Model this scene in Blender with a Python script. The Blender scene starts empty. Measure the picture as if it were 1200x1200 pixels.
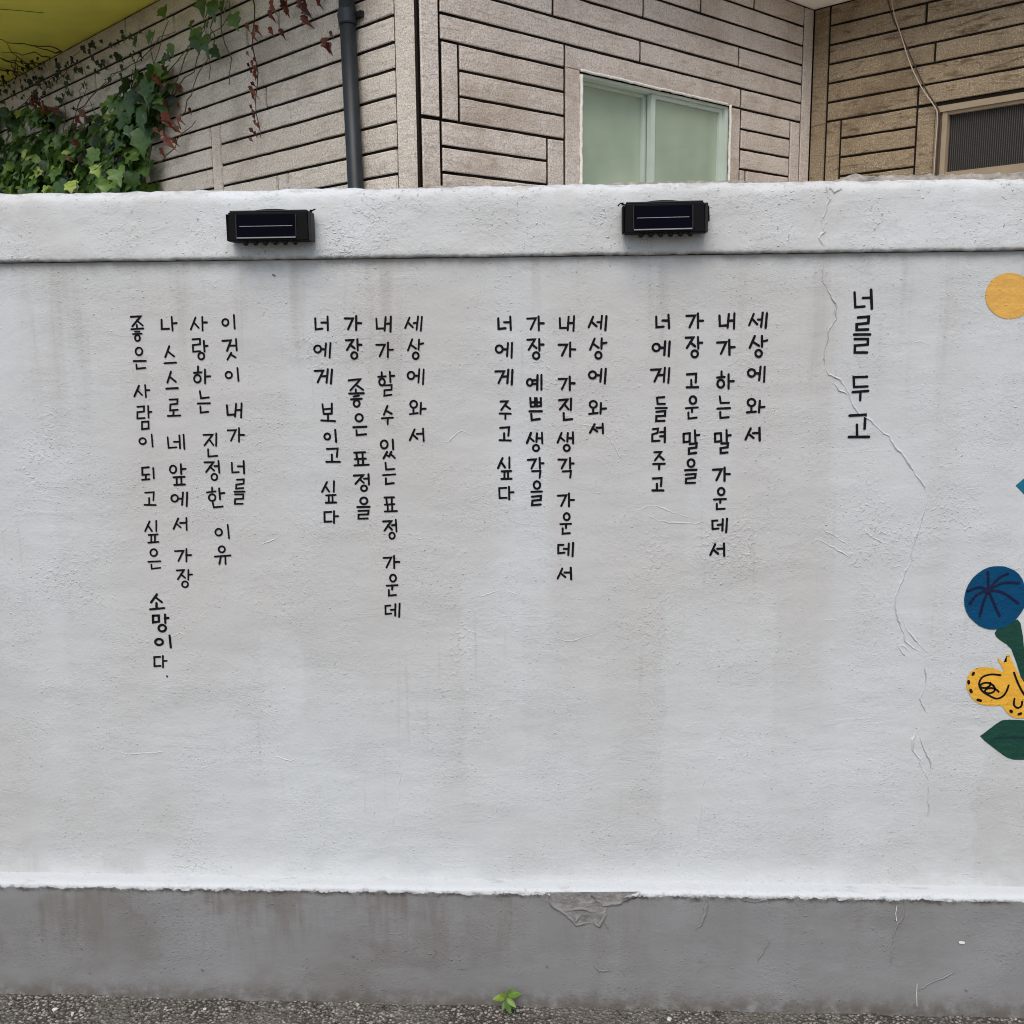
import bpy, bmesh, math, random
from mathutils import Vector, Matrix, noise
rad = math.radians
scene = bpy.context.scene

# ------------------------------------------------------------------ camera, sky, sun, exposure
CAM = Vector((0.0, -2.16, 1.5))
F = 1231.4                                    # focal length in photo pixels (1200 px wide)
AX = [Vector((0.998989, 0.044080, -0.008826)),      # camera right
      Vector((-0.001250, -0.169013, -0.985613)),    # camera down
      Vector((-0.044938, 0.984628, -0.168787))]     # camera forward
cd = bpy.data.cameras.new('camera')
cam = bpy.data.objects.new('camera', cd)
scene.collection.objects.link(cam)
R3 = Matrix((AX[0], -AX[1], -AX[2])).transposed()
cam.matrix_world = Matrix.Translation(CAM) @ R3.to_4x4()
cd.sensor_width = 36.0
cd.lens = F / 1200 * 36.0
cd.clip_start = 0.05
cd.clip_end = 2000
scene.camera = cam

SUN_EL, SUN_AZ = rad(54), rad(188)            # high, behind the photographer's left shoulder
world = bpy.data.worlds.new('World')
scene.world = world
world.use_nodes = True
wn = world.node_tree
sky = wn.nodes.new('ShaderNodeTexSky')
sky.sky_type = 'NISHITA'
sky.sun_disc = False
sky.sun_elevation = SUN_EL
sky.sun_rotation = SUN_AZ
sky.air_density = 1.0
sky.dust_density = 3.0
sky.ozone_density = 1.0
wn.links.new(sky.outputs[0], wn.nodes['Background'].inputs[0])
wn.nodes['Background'].inputs[1].default_value = 0.13
sl = bpy.data.lights.new('sun', 'SUN')
sl.energy = 1.5
sl.angle = rad(40)
sl.color = (1.0, 0.975, 0.945)
so = bpy.data.objects.new('sun', sl)
scene.collection.objects.link(so)
sd = Vector((math.sin(SUN_AZ) * math.cos(SUN_EL), math.cos(SUN_AZ) * math.cos(SUN_EL), math.sin(SUN_EL)))
so.rotation_euler = sd.to_track_quat('Z', 'Y').to_euler()
so.location = (0, -5, 12)
scene.view_settings.view_transform = 'Standard'
scene.view_settings.look = 'None'
scene.view_settings.gamma = 1
scene.view_settings.exposure = 0.5
scene.cycles.filter_width = 1.05              # crisp, like a phone photograph

# ------------------------------------------------------------------ helpers
def link(o, parent=None):
    scene.collection.objects.link(o)
    if parent: o.parent = parent
    return o

def mesh_obj(name, verts, faces, mats, parent=None, fmat=None, smooth=False, attr=None):
    me = bpy.data.meshes.new(name)
    me.from_pydata([tuple(v) for v in verts], [], faces)
    for m in (mats if isinstance(mats, (list, tuple)) else [mats]):
        me.materials.append(m)
    if fmat: me.polygons.foreach_set('material_index', fmat)
    if smooth: me.polygons.foreach_set('use_smooth', [True] * len(me.polygons))
    if attr:
        a = me.attributes.new('tint', 'FLOAT', 'FACE')
        a.data.foreach_set('value', attr)
    me.update()
    return link(bpy.data.objects.new(name, me), parent)

def empty(name, loc=(0, 0, 0)):
    o = bpy.data.objects.new(name, None)
    o.location = loc
    o.empty_display_size = 0.1
    return link(o)

def tag(o, label=None, cat=None, group=None, kind=None):
    if label: o['label'] = label
    if cat: o['category'] = cat
    if group: o['group'] = group
    if kind: o['kind'] = kind
    return o

class MB:                                      # mesh collector
    def __init__(s): s.v = []; s.f = []; s.m = []; s.t = []
    def add(s, v, f, m=0, t=0.5):
        b = len(s.v); s.v += [Vector(p) for p in v]
        s.f += [tuple(b + i for i in q) for q in f]; s.m += [m] * len(f); s.t += [t] * len(f)
    def box(s, x0, x1, y0, y1, z0, z1, m=0, t=0.5, tf=None):
        v = [(x, y, z) for x in (x0, x1) for y in (y0, y1) for z in (z0, z1)]
        if tf: v = [tf(*p) for p in v]
        s.add(v, [(0, 1, 3, 2), (4, 6, 7, 5), (0, 4, 5, 1), (2, 3, 7, 6), (0, 2, 6, 4), (1, 5, 7, 3)], m, t)
    def tube(s, pts, r, n=6, m=0, t=0.5, r1=None):
        pts = [Vector(p) for p in pts]
        r1 = r if r1 is None else r1
        b = []
        for i, p in enumerate(pts):
            d = (pts[min(i + 1, len(pts) - 1)] - pts[max(i - 1, 0)]).normalized()
            a = d.cross(Vector((0.31, 0.2, 0.93)))
            if a.length < 1e-3: a = d.cross(Vector((1, 0, 0)))
            a.normalize(); c = d.cross(a)
            rr = r + (r1 - r) * i / max(1, len(pts) - 1)
            b.append([p + (a * math.cos(k * 2 * math.pi / n) + c * math.sin(k * 2 * math.pi / n)) * rr for k in range(n)])
        v = [q for ring in b for q in ring]
        f = [(i * n + k, i * n + (k + 1) % n, (i + 1) * n + (k + 1) % n, (i + 1) * n + k)
             for i in range(len(pts) - 1) for k in range(n)]
        f += [tuple(range(n))[::-1], tuple((len(pts) - 1) * n + k for k in range(n))]
        s.add(v, f, m, t)
    def build(s, name, mats, parent=None, smooth=False, fix=True):
        o = mesh_obj(name, s.v, s.f, mats, parent, s.m, smooth, s.t)
        if fix:
            bm = bmesh.new(); bm.from_mesh(o.data)
            bmesh.ops.recalc_face_normals(bm, faces=bm.faces)
            bm.to_mesh(o.data); bm.free()
        return o

# ------------------------------------------------------------------ node helpers
class NT:
    def __init__(s, name, rough=0.85, spec=0.3):
        s.mat = bpy.data.materials.new(name); s.mat.use_nodes = True
        s.nt = s.mat.node_tree; s.b = s.nt.nodes['Principled BSDF']
        s.b.inputs['Roughness'].default_value = rough
        s.b.inputs['Specular IOR Level'].default_value = spec
        s.geo = s.nt.nodes.new('ShaderNodeNewGeometry')
        s.pos = s.geo.outputs['Position']
    def set(s, inp, val):
        if hasattr(val, 'is_linked') or isinstance(val, bpy.types.NodeSocket): s.nt.links.new(val, inp)
        elif isinstance(val, (tuple, list)) and len(val) == 3 and inp.type == 'RGBA': inp.default_value = (*val, 1)
        else: inp.default_value = val
    def scaled(s, sx, sy, sz, src=None):
        n = s.nt.nodes.new('ShaderNodeMapping')
        s.set(n.inputs['Vector'], src or s.pos); n.inputs['Scale'].default_value = (sx, sy, sz)
        return n.outputs[0]
    def noise(s, scale, detail=3, rough=0.55, vec=None, dist=0.0):
        n = s.nt.nodes.new('ShaderNodeTexNoise')
        s.set(n.inputs['Vector'], vec or s.pos)
        n.inputs['Scale'].default_value = scale; n.inputs['Detail'].default_value = detail
        n.inputs['Roughness'].default_value = rough; n.inputs['Distortion'].default_value = dist
        return n.outputs['Fac']
    def voro(s, scale, vec=None, feat='F1', out='Distance'):
        n = s.nt.nodes.new('ShaderNodeTexVoronoi'); n.feature = feat
        s.set(n.inputs['Vector'], vec or s.pos); n.inputs['Scale'].default_value = scale
        return n.outputs[out]
    def ramp(s, fac, stops, interp='LINEAR'):
        n = s.nt.nodes.new('ShaderNodeValToRGB'); s.set(n.inputs[0], fac)
        e = n.color_ramp.elements; n.color_ramp.interpolation = interp
        while len(e) < len(stops): e.new(0.5)
        for i, (p, c) in enumerate(stops):
            e[i].position = p
            e[i].color = (c, c, c, 1) if not isinstance(c, (tuple, list)) else (*c, 1)
        return n.outputs[0]
    def math(s, op, a, b=0.0, clamp=False):
        n = s.nt.nodes.new('ShaderNodeMath'); n.operation = op; n.use_clamp = clamp
        s.set(n.inputs[0], a); s.set(n.inputs[1], b); return n.outputs[0]
    def mix(s, fac, a, b, mode='MIX'):
        n = s.nt.nodes.new('ShaderNodeMix'); n.data_type = 'RGBA'; n.blend_type = mode
        s.set(n.inputs[0], fac); s.set(n.inputs[6], a); s.set(n.inputs[7], b); return n.outputs[2]
    def rng(s, v, a, b, c=0.0, d=1.0, smooth=True):
        n = s.nt.nodes.new('ShaderNodeMapRange')
        if smooth: n.interpolation_type = 'SMOOTHSTEP'
        s.set(n.inputs[0], v)
        for i, x in enumerate((a, b, c, d)): n.inputs[i + 1].default_value = x
        return n.outputs[0]
    def sep(s):
        n = s.nt.nodes.new('ShaderNodeSeparateXYZ'); s.set(n.inputs[0], s.pos); return n.outputs
    def attr(s, name='tint'):
        n = s.nt.nodes.new('ShaderNodeAttribute'); n.attribute_name = name; return n.outputs['Fac']
    def color(s, c): s.set(s.b.inputs['Base Color'], c)
    def bump(s, h, dist, strength=1.0):
        n = s.nt.nodes.new('ShaderNodeBump')
        n.inputs['Strength'].default_value = strength; n.inputs['Distance'].default_value = dist
        s.set(n.inputs['Height'], h)
        if s.b.inputs['Normal'].is_linked:
            s.nt.links.new(s.b.inputs['Normal'].links[0].from_socket, n.inputs['Normal'])
        s.nt.links.new(n.outputs[0], s.b.inputs['Normal'])

def plain(name, col, rough=0.6, spec=0.4, metal=0.0, var=0.12, sc=40, bump=0.0):
    m = NT(name, rough, spec)
    a = tuple(c * (1 - var) for c in col); b = tuple(min(1, c * (1 + var)) for c in col)
    f = m.noise(sc, 5, 0.6)
    m.color(m.ramp(f, [(0.3, a), (0.7, b)]))
    m.b.inputs['Metallic'].default_value = metal
    if bump: m.bump(f, bump)
    return m.mat

def plaster_bump(m, k=1.0, fl=1.0):
    """sanded render of uneven grain, trowel sweeps, broad hand-floated waves and clusters of blistered paint"""
    rough = m.rng(m.noise(6.5, 4, 0.6), 0.36, 0.66, 0.30, 1.25)
    fine = m.noise(330, 2, 0.6)
    grain = m.noise(120, 4, 0.65)
    nub = m.rng(m.noise(150, 2, 0.5), 0.62, 0.78)
    g = m.math('ADD', m.math('MULTIPLY', fine, 0.26 * k), m.math('MULTIPLY', grain, 0.52 * k))
    g = m.math('ADD', g, m.math('MULTIPLY', nub, 0.50 * k))
    h = m.math('MULTIPLY', g, rough)
    lump = m.noise(17, 5, 0.6, None, 0.6)
    h = m.math('ADD', h, m.math('MULTIPLY', lump, 0.60 * k))
    sweep_ = m.noise(9, 4, 0.6, m.scaled(0.35, 1, 1.9), 1.8)
    h = m.math('ADD', h, m.math('MULTIPLY', m.math('MULTIPLY', m.rng(sweep_, 0.50, 0.58), m.rng(m.noise(4.1, 3, 0.5), 0.50, 0.66)), 0.09 * fl))
    wide = m.noise(3.2, 3, 0.5, m.scaled(0.6, 1, 1.5))
    h = m.math('ADD', h, m.math('MULTIPLY', wide, 4.2))
    area = m.rng(m.noise(3.3, 3, 0.6, m.scaled(1.0, 1, 0.75)), 0.54, 0.72)
    flake = m.rng(m.noise(110, 2, 0.5, None, 0.4), 0.52, 0.66)
    h = m.math('ADD', h, m.math('MULTIPLY', m.math('MULTIPLY', area, flake), 0.42 * k * fl))
    return h

# ------------------------------------------------------------------ materials
def wall_paint(name, coping=False):
    m = NT(name, 0.72, 0.25)
    X, Y, Z = m.sep()
    low = m.noise(1.7, 4, 0.55, m.scaled(1.2, 1, 0.8))
    mid = m.noise(9, 5, 0.6, m.scaled(1, 1, 0.7))
    cool, warm = (0.485, 0.508, 0.512), (0.425, 0.428, 0.415)
    c = m.mix(m.rng(low, 0.38, 0.64), cool, warm)
    c = m.mix(m.math('MULTIPLY', m.rng(mid, 0.35, 0.75), 0.45), c, (0.45, 0.465, 0.465))
    if not coping:
        # touched-up paint under the lettering: upright bands rolled a little warmer
        n = m.nt.nodes.new('ShaderNodeMapRange'); m.set(n.inputs[0], m.math('ADD', X, m.math('MULTIPLY', m.noise(6, 3), 0.03)))
        n.inputs[1].default_value = -1.3; n.inputs[2].default_value = 1.1
        band = m.ramp(n.outputs[0], [(0.0, .1), (.14, .25), (.18, .9), (.29, .8), (.33, .25), (.36, .2), (.38, .75), (.48, .8), (.51, .2),
                                     (.535, .25), (.545, .95), (.655, .9), (.66, .35), (.69, .4), (.70, 1.0), (.775, .85), (.785, .35), (.86, .25), (.865, .5), (.88, .45), (.89, .05), (1.0, .0)])
        zm = m.math('MULTIPLY', m.rng(Z, 0.55, 1.0), m.rng(Z, 1.64, 1.56))
        c = m.mix(m.math('MULTIPLY', m.math('MULTIPLY', band, zm), 0.72), c, (0.425, 0.415, 0.395))
        # run-off streaks under the coping and grime along the joints
        for k_, (px_, pw_, pz_) in enumerate(((-.98, .10, .9), (-.60, .05, .55), (-.36, .12, 1.1), (-.14, .07, .75), (.13, .05, .95), (.34, .12, .6), (.52, .04, 1.2), (.74, .16, .5))):
            # old roller patches: each a pane of slightly different white with soft uneven sides
            ex = m.math('ABSOLUTE', m.math('SUBTRACT', m.math('ADD', X, m.math('MULTIPLY', m.math('SUBTRACT', m.noise(11, 4), .5), 0.07)), px_))
            ez = m.math('ABSOLUTE', m.math('SUBTRACT', m.math('ADD', Z, m.math('MULTIPLY', m.math('SUBTRACT', m.noise(7, 4), .5), 0.16)), pz_))
            pk = m.math('MULTIPLY', m.rng(ex, pw_, pw_ - .012), m.rng(ez, .30 + .05 * (k_ % 3), .22 + .05 * (k_ % 3)))
            c = m.mix(m.math('MULTIPLY', pk, 0.34), c, (0.50, 0.525, 0.525) if k_ % 2 else (0.435, 0.435, 0.42))
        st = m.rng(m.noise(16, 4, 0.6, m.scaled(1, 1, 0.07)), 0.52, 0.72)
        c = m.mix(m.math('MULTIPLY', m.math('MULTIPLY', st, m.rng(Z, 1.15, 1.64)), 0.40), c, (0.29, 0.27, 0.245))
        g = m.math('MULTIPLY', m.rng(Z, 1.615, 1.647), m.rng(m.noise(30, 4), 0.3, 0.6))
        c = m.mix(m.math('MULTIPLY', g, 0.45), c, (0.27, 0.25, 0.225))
        dr = m.math('MULTIPLY', m.rng(m.noise(48, 3, 0.6, m.scaled(1, 1, 0.045)), 0.60, 0.70), m.rng(m.noise(2.6, 3, 0.6), 0.46, 0.60))
        c = m.mix(m.math('MULTIPLY', dr, 0.22), c, (0.30, 0.27, 0.23))
        sp = m.math('MULTIPLY', m.rng(m.noise(34, 4, 0.75), 0.66, 0.74), m.rng(m.noise(3, 2), 0.5, 0.62))
        c = m.mix(m.math('MULTIPLY', sp, 0.45), c, (0.40, 0.36, 0.31))
        b = m.math('MULTIPLY', m.rng(Z, 0.40, 0.31), m.rng(m.noise(8, 4), 0.35, 0.6))
        c = m.mix(m.math('MULTIPLY', b, 0.6), c, (0.56, 0.58, 0.58))
    else:
        st = m.rng(m.noise(22, 4, 0.6, m.scaled(1, 1, 0.12)), 0.55, 0.75)
        c = m.mix(m.math('MULTIPLY', st, 0.22), c, (0.42, 0.40, 0.37))
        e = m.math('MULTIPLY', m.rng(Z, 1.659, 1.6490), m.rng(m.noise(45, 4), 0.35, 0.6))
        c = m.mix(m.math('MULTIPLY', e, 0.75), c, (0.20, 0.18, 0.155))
        t = m.math('MULTIPLY', m.rng(Z, 1.768, 1.786), m.rng(m.noise(34, 6, 0.75, m.scaled(0.6, 1, 1.6)), 0.50, 0.56))
        c = m.mix(m.math('MULTIPLY', t, 0.7), c, (0.30, 0.28, 0.25))
    if coping: c = m.mix(1.0, c, (1.10, 1.10, 1.10), 'MULTIPLY')
    m.color(c)
    m.bump(plaster_bump(m, 1.35 if coping else 1.0), 0.0026)
    return m.mat

def plinth_paint():
    m = NT('plinth_paint', 0.75, 0.25)
    X, Y, Z = m.sep()
    low = m.noise(3.5, 4, 0.6)
    c = m.ramp(low, [(0.3, (0.172, 0.171, 0.168)), (0.7, (0.215, 0.216, 0.216))])
    # brown drips, heavier on the left and below the ledge
    dr = m.rng(m.noise(17, 5, 0.65, m.scaled(1, 1, 0.13)), 0.50, 0.68)
    pat = m.rng(m.noise(5.5, 4, 0.6, m.scaled(1, 1, 1.3)), 0.46, 0.62)
    zt = m.rng(Z, 0.05, 0.29)
    xl = m.rng(X, 0.55, -0.6, 0.25, 1.0)
    s = m.math('MULTIPLY', m.math('MULTIPLY', dr, zt), xl)
    s = m.math('ADD', s, m.math('MULTIPLY', m.math('MULTIPLY', pat, xl), 0.55), True)
    fine_d = m.math('MULTIPLY', m.math('MULTIPLY', m.rng(m.noise(42, 4, 0.65, m.scaled(1, 1, 0.06)), 0.55, 0.66), m.rng(Z, 0.08, 0.27)), m.rng(m.noise(3.1, 2), 0.42, 0.55))
    s = m.math('ADD', s, m.math('MULTIPLY', m.math('MULTIPLY', fine_d, xl), 0.6), True)
    c = m.mix(m.math('MULTIPLY', s, 0.55), c, (0.112, 0.098, 0.080))
    # soil splash at the foot
    ft = m.math('MULTIPLY', m.rng(Z, 0.085, 0.018), m.rng(m.noise(24, 5, 0.65), 0.33, 0.6))
    c = m.mix(m.math('MULTIPLY', ft, 0.75), c, (0.085, 0.07, 0.052))
    # white paint of the ledge with a ragged lower edge
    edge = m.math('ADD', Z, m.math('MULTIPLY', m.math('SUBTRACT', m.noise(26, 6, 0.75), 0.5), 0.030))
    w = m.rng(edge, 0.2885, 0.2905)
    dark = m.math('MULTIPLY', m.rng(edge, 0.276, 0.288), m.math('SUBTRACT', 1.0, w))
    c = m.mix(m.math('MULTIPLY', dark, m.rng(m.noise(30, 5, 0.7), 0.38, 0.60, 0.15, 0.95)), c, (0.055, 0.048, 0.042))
    wn_ = m.ramp(m.noise(34, 5, 0.7, m.scaled(0.5, 1.6, 1.6)), [(0.30, (0.36, 0.37, 0.37)), (0.42, (0.465, 0.485, 0.49))])
    mott = m.math('MULTIPLY', m.rng(edge, 0.2975, 0.2905), m.rng(m.noise(75, 4, 0.75, m.scaled(0.7, 1, 1.4)), 0.46, 0.60))
    wn_ = m.mix(m.math('MULTIPLY', mott, 0.75), wn_, (0.16, 0.155, 0.145))
    c = m.mix(w, c, wn_)
    m.color(c)
    m.bump(plaster_bump(m, 0.9, 0.25), 0.0024)
    return m.mat

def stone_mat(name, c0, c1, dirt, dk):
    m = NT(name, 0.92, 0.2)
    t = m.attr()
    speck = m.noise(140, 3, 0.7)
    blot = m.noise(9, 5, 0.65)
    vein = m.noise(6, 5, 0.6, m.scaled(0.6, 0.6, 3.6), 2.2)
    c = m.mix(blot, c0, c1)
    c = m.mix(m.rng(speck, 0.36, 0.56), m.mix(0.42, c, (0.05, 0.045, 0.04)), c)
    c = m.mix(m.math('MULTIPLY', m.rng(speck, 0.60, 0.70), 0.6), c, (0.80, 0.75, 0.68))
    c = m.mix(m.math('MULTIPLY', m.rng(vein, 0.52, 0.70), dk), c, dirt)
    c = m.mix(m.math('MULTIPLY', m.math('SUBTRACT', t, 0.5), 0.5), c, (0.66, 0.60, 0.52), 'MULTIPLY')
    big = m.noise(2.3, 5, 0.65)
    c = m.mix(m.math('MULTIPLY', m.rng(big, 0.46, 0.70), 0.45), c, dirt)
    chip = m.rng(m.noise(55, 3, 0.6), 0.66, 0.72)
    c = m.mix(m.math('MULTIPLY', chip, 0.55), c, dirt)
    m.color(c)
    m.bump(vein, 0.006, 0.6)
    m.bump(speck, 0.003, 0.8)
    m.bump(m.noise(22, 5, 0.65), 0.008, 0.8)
    return m.mat

def leaf_mat(name, stops, trans=0.35):
    m = NT(name, 0.42, 0.5)
    c = m.ramp(m.attr(), stops)
    c = m.mix(m.math('MULTIPLY', m.rng(m.noise(35, 4), 0.4, 0.7), 0.35), c, tuple(x * 0.6 for x in stops[0][1]))
    m.color(c)
    tr = m.nt.nodes.new('ShaderNodeBsdfTranslucent'); m.set(tr.inputs[0], c)
    mx = m.nt.nodes.new('ShaderNodeMixShader'); mx.inputs[0].default_value = trans
    out = m.nt.nodes['Material Output']
    m.nt.links.new(m.b.outputs[0], mx.inputs[1]); m.nt.links.new(tr.outputs[0], mx.inputs[2])
    m.nt.links.new(mx.outputs[0], out.inputs[0])
    m.bump(m.noise(60, 3), 0.002)
    return m.mat

def paint_mat(name, col, var=0.18, rough=0.65):
    m = NT(name, rough, 0.12)
    f = m.noise(30, 5, 0.7, m.scaled(1, 1, 3.0), 0.8)
    m.color(m.ramp(f, [(0.3, tuple(c * (1 - var) for c in col)), (0.7, tuple(min(1, c * (1 + var)) for c in col))]))
    m.bump(plaster_bump(m, 1.0), 0.0026)
    return m.mat

def asphalt():
    m = NT('asphalt', 0.95, 0.2)
    v = m.voro(130, None, 'F1', 'Color')
    d = m.voro(130)
    sepc = m.nt.nodes.new('ShaderNodeSeparateColor'); m.set(sepc.inputs[0], v)
    st = m.ramp(sepc.outputs[0], [(0.0, (0.115, 0.104, 0.09)), (0.55, (0.225, 0.207, 0.182)), (0.85, (0.36, 0.335, 0.295)), (1.0, (0.42, 0.39, 0.35))])
    c = m.mix(m.rng(d, 0.35, 0.6), st, (0.06, 0.052, 0.044))
    c = m.mix(m.math('MULTIPLY', m.rng(m.noise(7, 4), 0.42, 0.62), 0.6), c, (0.15, 0.14, 0.12))
    c = m.mix(m.math('MULTIPLY', m.rng(m.noise(40, 5, .7), 0.5, 0.66), 0.6), c, (0.055, 0.048, 0.04))
    m.color(c)
    m.bump(m.math('SUBTRACT', 1.0, d), 0.006)
    m.bump(m.noise(260, 3, 0.7), 0.002)
    return m.mat

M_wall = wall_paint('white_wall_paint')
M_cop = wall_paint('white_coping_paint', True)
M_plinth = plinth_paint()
M_ground = asphalt()
M_ink = paint_mat('black_lettering_paint', (0.0045, 0.0045, 0.007), 0.3, 0.75)
M_inknavy = paint_mat('navy_line_paint', (0.008, 0.011, 0.035), 0.25)
M_yellow = paint_mat('yellow_mural_paint', (0.58, 0.33, 0.08), 0.14)
M_orange = paint_mat('orange_mural_paint', (0.64, 0.34, 0.04), 0.12)
M_blue = paint_mat('blue_mural_paint', (0.001, 0.048, 0.118), 0.14)
M_teal = paint_mat('teal_mural_paint', (0.01, 0.12, 0.19), 0.12)
M_green = paint_mat('green_mural_paint', (0.010, 0.047, 0.032), 0.3)
M_dgreen = paint_mat('dark_green_line_paint', (0.008, 0.03, 0.032), 0.2)
M_mortar = plain('bare_mortar', (0.24, 0.22, 0.19), 0.95, 0.2, 0, 0.45, 60, 0.006)
M_crack = plain('crack_gap', (0.13, 0.125, 0.12), 0.95, 0.1)
M_stoneL = stone_mat('split_stone_grey', (0.60, 0.545, 0.46), (0.72, 0.655, 0.565), (0.25, 0.205, 0.15), 0.34)
M_stoneM = stone_mat('split_stone_pink_grey', (0.60, 0.53, 0.455), (0.71, 0.63, 0.55), (0.30, 0.22, 0.15), 0.38)
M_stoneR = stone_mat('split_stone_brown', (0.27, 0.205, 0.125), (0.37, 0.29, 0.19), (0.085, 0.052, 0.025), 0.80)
M_groove = plain('dark_joint', (0.014, 0.011, 0.009), 0.95, 0.1)
M_sofY = plain('yellow_soffit_paint', (0.93, 0.84, 0.13), 0.7, 0.3, 0, 0.10, 2.0)
M_sofW = plain('cream_soffit_paint', (0.92, 0.84, 0.74), 0.7, 0.3, 0, 0.05, 3)
M_pipe = plain('grey_pipe_plastic', (0.015, 0.0195, 0.023), 0.45, 0.3, 0, 0.2, 12)
M_black = plain('black_plastic', (0.003, 0.003, 0.0035), 0.55, 0.08, 0, 0.2, 80)
M_dgrey = plain('dark_grey_plastic', (0.016, 0.016, 0.0155), 0.55, 0.2, 0, 0.2, 80)
M_cell = plain('solar_cell', (0.0008, 0.0008, 0.0045), 0.45, 0.03, 0, 0.2, 20)
M_silver = plain('silver_busbar', (0.20, 0.20, 0.20), 0.5, 0.4, 0.0, 0.1, 60)
M_lens = plain('smoked_led_lens', (0.008, 0.008, 0.008), 0.35, 0.2)
M_seal = plain('white_sealant', (0.72, 0.68, 0.62), 0.8, 0.3, 0, 0.15, 50, 0.004)
M_winframe = plain('green_white_window_frame', (0.50, 0.57, 0.49), 0.45, 0.4, 0, 0.05, 8)
M_beige = plain('beige_window_frame', (0.30, 0.235, 0.155), 0.5, 0.4, 0, 0.1, 10)
M_brown = plain('brown_window_frame', (0.13, 0.095, 0.06), 0.5, 0.4, 0, 0.1, 10)
M_cableB = plain('black_cable', (0.02, 0.018, 0.016), 0.6)
M_cableT = plain('beige_cable', (0.42, 0.34, 0.25), 0.6)
M_stem = plain('vine_stem', (0.10, 0.085, 0.04), 0.8, 0.2, 0, 0.3, 30)
M_dstem = plain('dry_vine_stem', (0.055, 0.035, 0.022), 0.9, 0.2, 0, 0.3, 30)
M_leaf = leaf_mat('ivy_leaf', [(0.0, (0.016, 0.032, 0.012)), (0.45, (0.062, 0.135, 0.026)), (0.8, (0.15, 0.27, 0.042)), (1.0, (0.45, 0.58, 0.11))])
M_dead = leaf_mat('withered_leaf', [(0.0, (0.055, 0.018, 0.012)), (0.5, (0.16, 0.045, 0.025)), (1.0, (0.26, 0.10, 0.05))], 0.15)
M_weed = leaf_mat('weed_leaf', [(0.0, (0.04, 0.10, 0.015)), (0.6, (0.13, 0.25, 0.022)), (1.0, (0.24, 0.36, 0.035))], 0.4)
M_pebble = NT('pebble', 0.95, 0.2)
M_pebble.color(M_pebble.ramp(M_pebble.attr(), [(0.0, (0.05, 0.045, 0.04)), (0.6, (0.15, 0.135, 0.115)), (1.0, (0.5, 0.48, 0.44))]))
M_pebble = M_pebble.mat
def glass_mat():
    m = NT('green_window_glass', 0.08, 0.5)
    nt = m.nt
    m.color(m.ramp(m.noise(1.6, 3, 0.5), [(0.38, (0.52, 0.62, 0.49)), (0.62, (0.76, 0.81, 0.65))]))  # mild reflections painted into the pane colour as paler patches
    m.b.inputs['Coat Weight'].default_value = 1.0; m.b.inputs['Coat Roughness'].default_value = 0.02; m.b.inputs['Coat IOR'].default_value = 1.7
    tr = nt.nodes.new('ShaderNodeBsdfTransparent'); tr.inputs[0].default_value = (0.72, 0.84, 0.72, 1)
    mx = nt.nodes.new('ShaderNodeMixShader'); mx.inputs[0].default_value = 0.52
    nt.links.new(tr.outputs[0], mx.inputs[1]); nt.links.new(m.b.outputs[0], mx.inputs[2])
    nt.links.new(mx.outputs[0], nt.nodes['Material Output'].inputs[0])
    return m.mat
M_glass = glass_mat()
M_blind = plain('frosted_inner_pane', (0.72, 0.78, 0.62), 0.5, 0.3, 0, 0.16, 2.2)
M_room = plain('room_plaster', (0.6, 0.58, 0.48), 0.8)
def screen_mat():
    m = NT('insect_screen_mesh', 0.7, 0.3)
    v = m.nt.nodes.new('ShaderNodeUVMap')
    w = m.nt.nodes.new('ShaderNodeTexWave'); w.wave_type = 'BANDS'; w.bands_direction = 'X'
    m.set(w.inputs['Vector'], v.outputs[0]); w.inputs['Scale'].default_value = 28
    w2 = m.nt.nodes.new('ShaderNodeTexWave'); w2.wave_type = 'BANDS'; w2.bands_direction = 'Y'
    m.set(w2.inputs['Vector'], v.outputs[0]); w2.inputs['Scale'].default_value = 28
    c = m.mix(m.rng(w.outputs['Fac'], 0.55, 0.9), (0.006, 0.0055, 0.005), (0.065, 0.06, 0.052))
    c = m.mix(m.math('MULTIPLY', m.rng(w2.outputs['Fac'], 0.6, 0.9), 0.25), c, (0.07, 0.065, 0.055))
    m.color(c)
    return m.mat
M_screen = screen_mat()

# ================================================================== ground
def ground_z(x, y):
    return 0.019 - 0.0042 * max(-4, min(4, x))
xs = [-60, -30, -15, -8, -5, -3, -2, -1.7] + [-1.5 + i * 0.0085 for i in range(336)] + [1.5, 2, 3, 5, 8, 15, 30, 60]
ys = [-60, -30, -15, -8, -4, -2, -1, -0.6, -0.4] + [-0.32 + i * 0.0085 for i in range(35)] + [0.1, 0.5, 1, 2, 4, 8, 15, 40]
gv = []
for y in ys:
    for x in xs:
        z = ground_z(x, y)
        if -1.55 < x < 1.45 and -0.35 < y < 0.0:
            z += 0.004 * noise.noise(Vector((x * 9, y * 9, 3))) + 0.0035 * noise.noise(Vector((x * 60, y * 60, 1)))
            if y > -0.075: z += 0.004 * max(0, noise.noise(Vector((x * 14, 7, 2)))) * 2
        gv.append((x, y, z))
nx = len(xs)
gf = [(j * nx + i, j * nx + i + 1, (j + 1) * nx + i + 1, (j + 1) * nx + i) for j in range(len(ys) - 1) for i in range(nx - 1)]
tag(mesh_obj('asphalt_ground', gv, gf, M_ground, smooth=True), 'rough speckled asphalt at the foot of the wall', 'ground', kind='structure')

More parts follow.
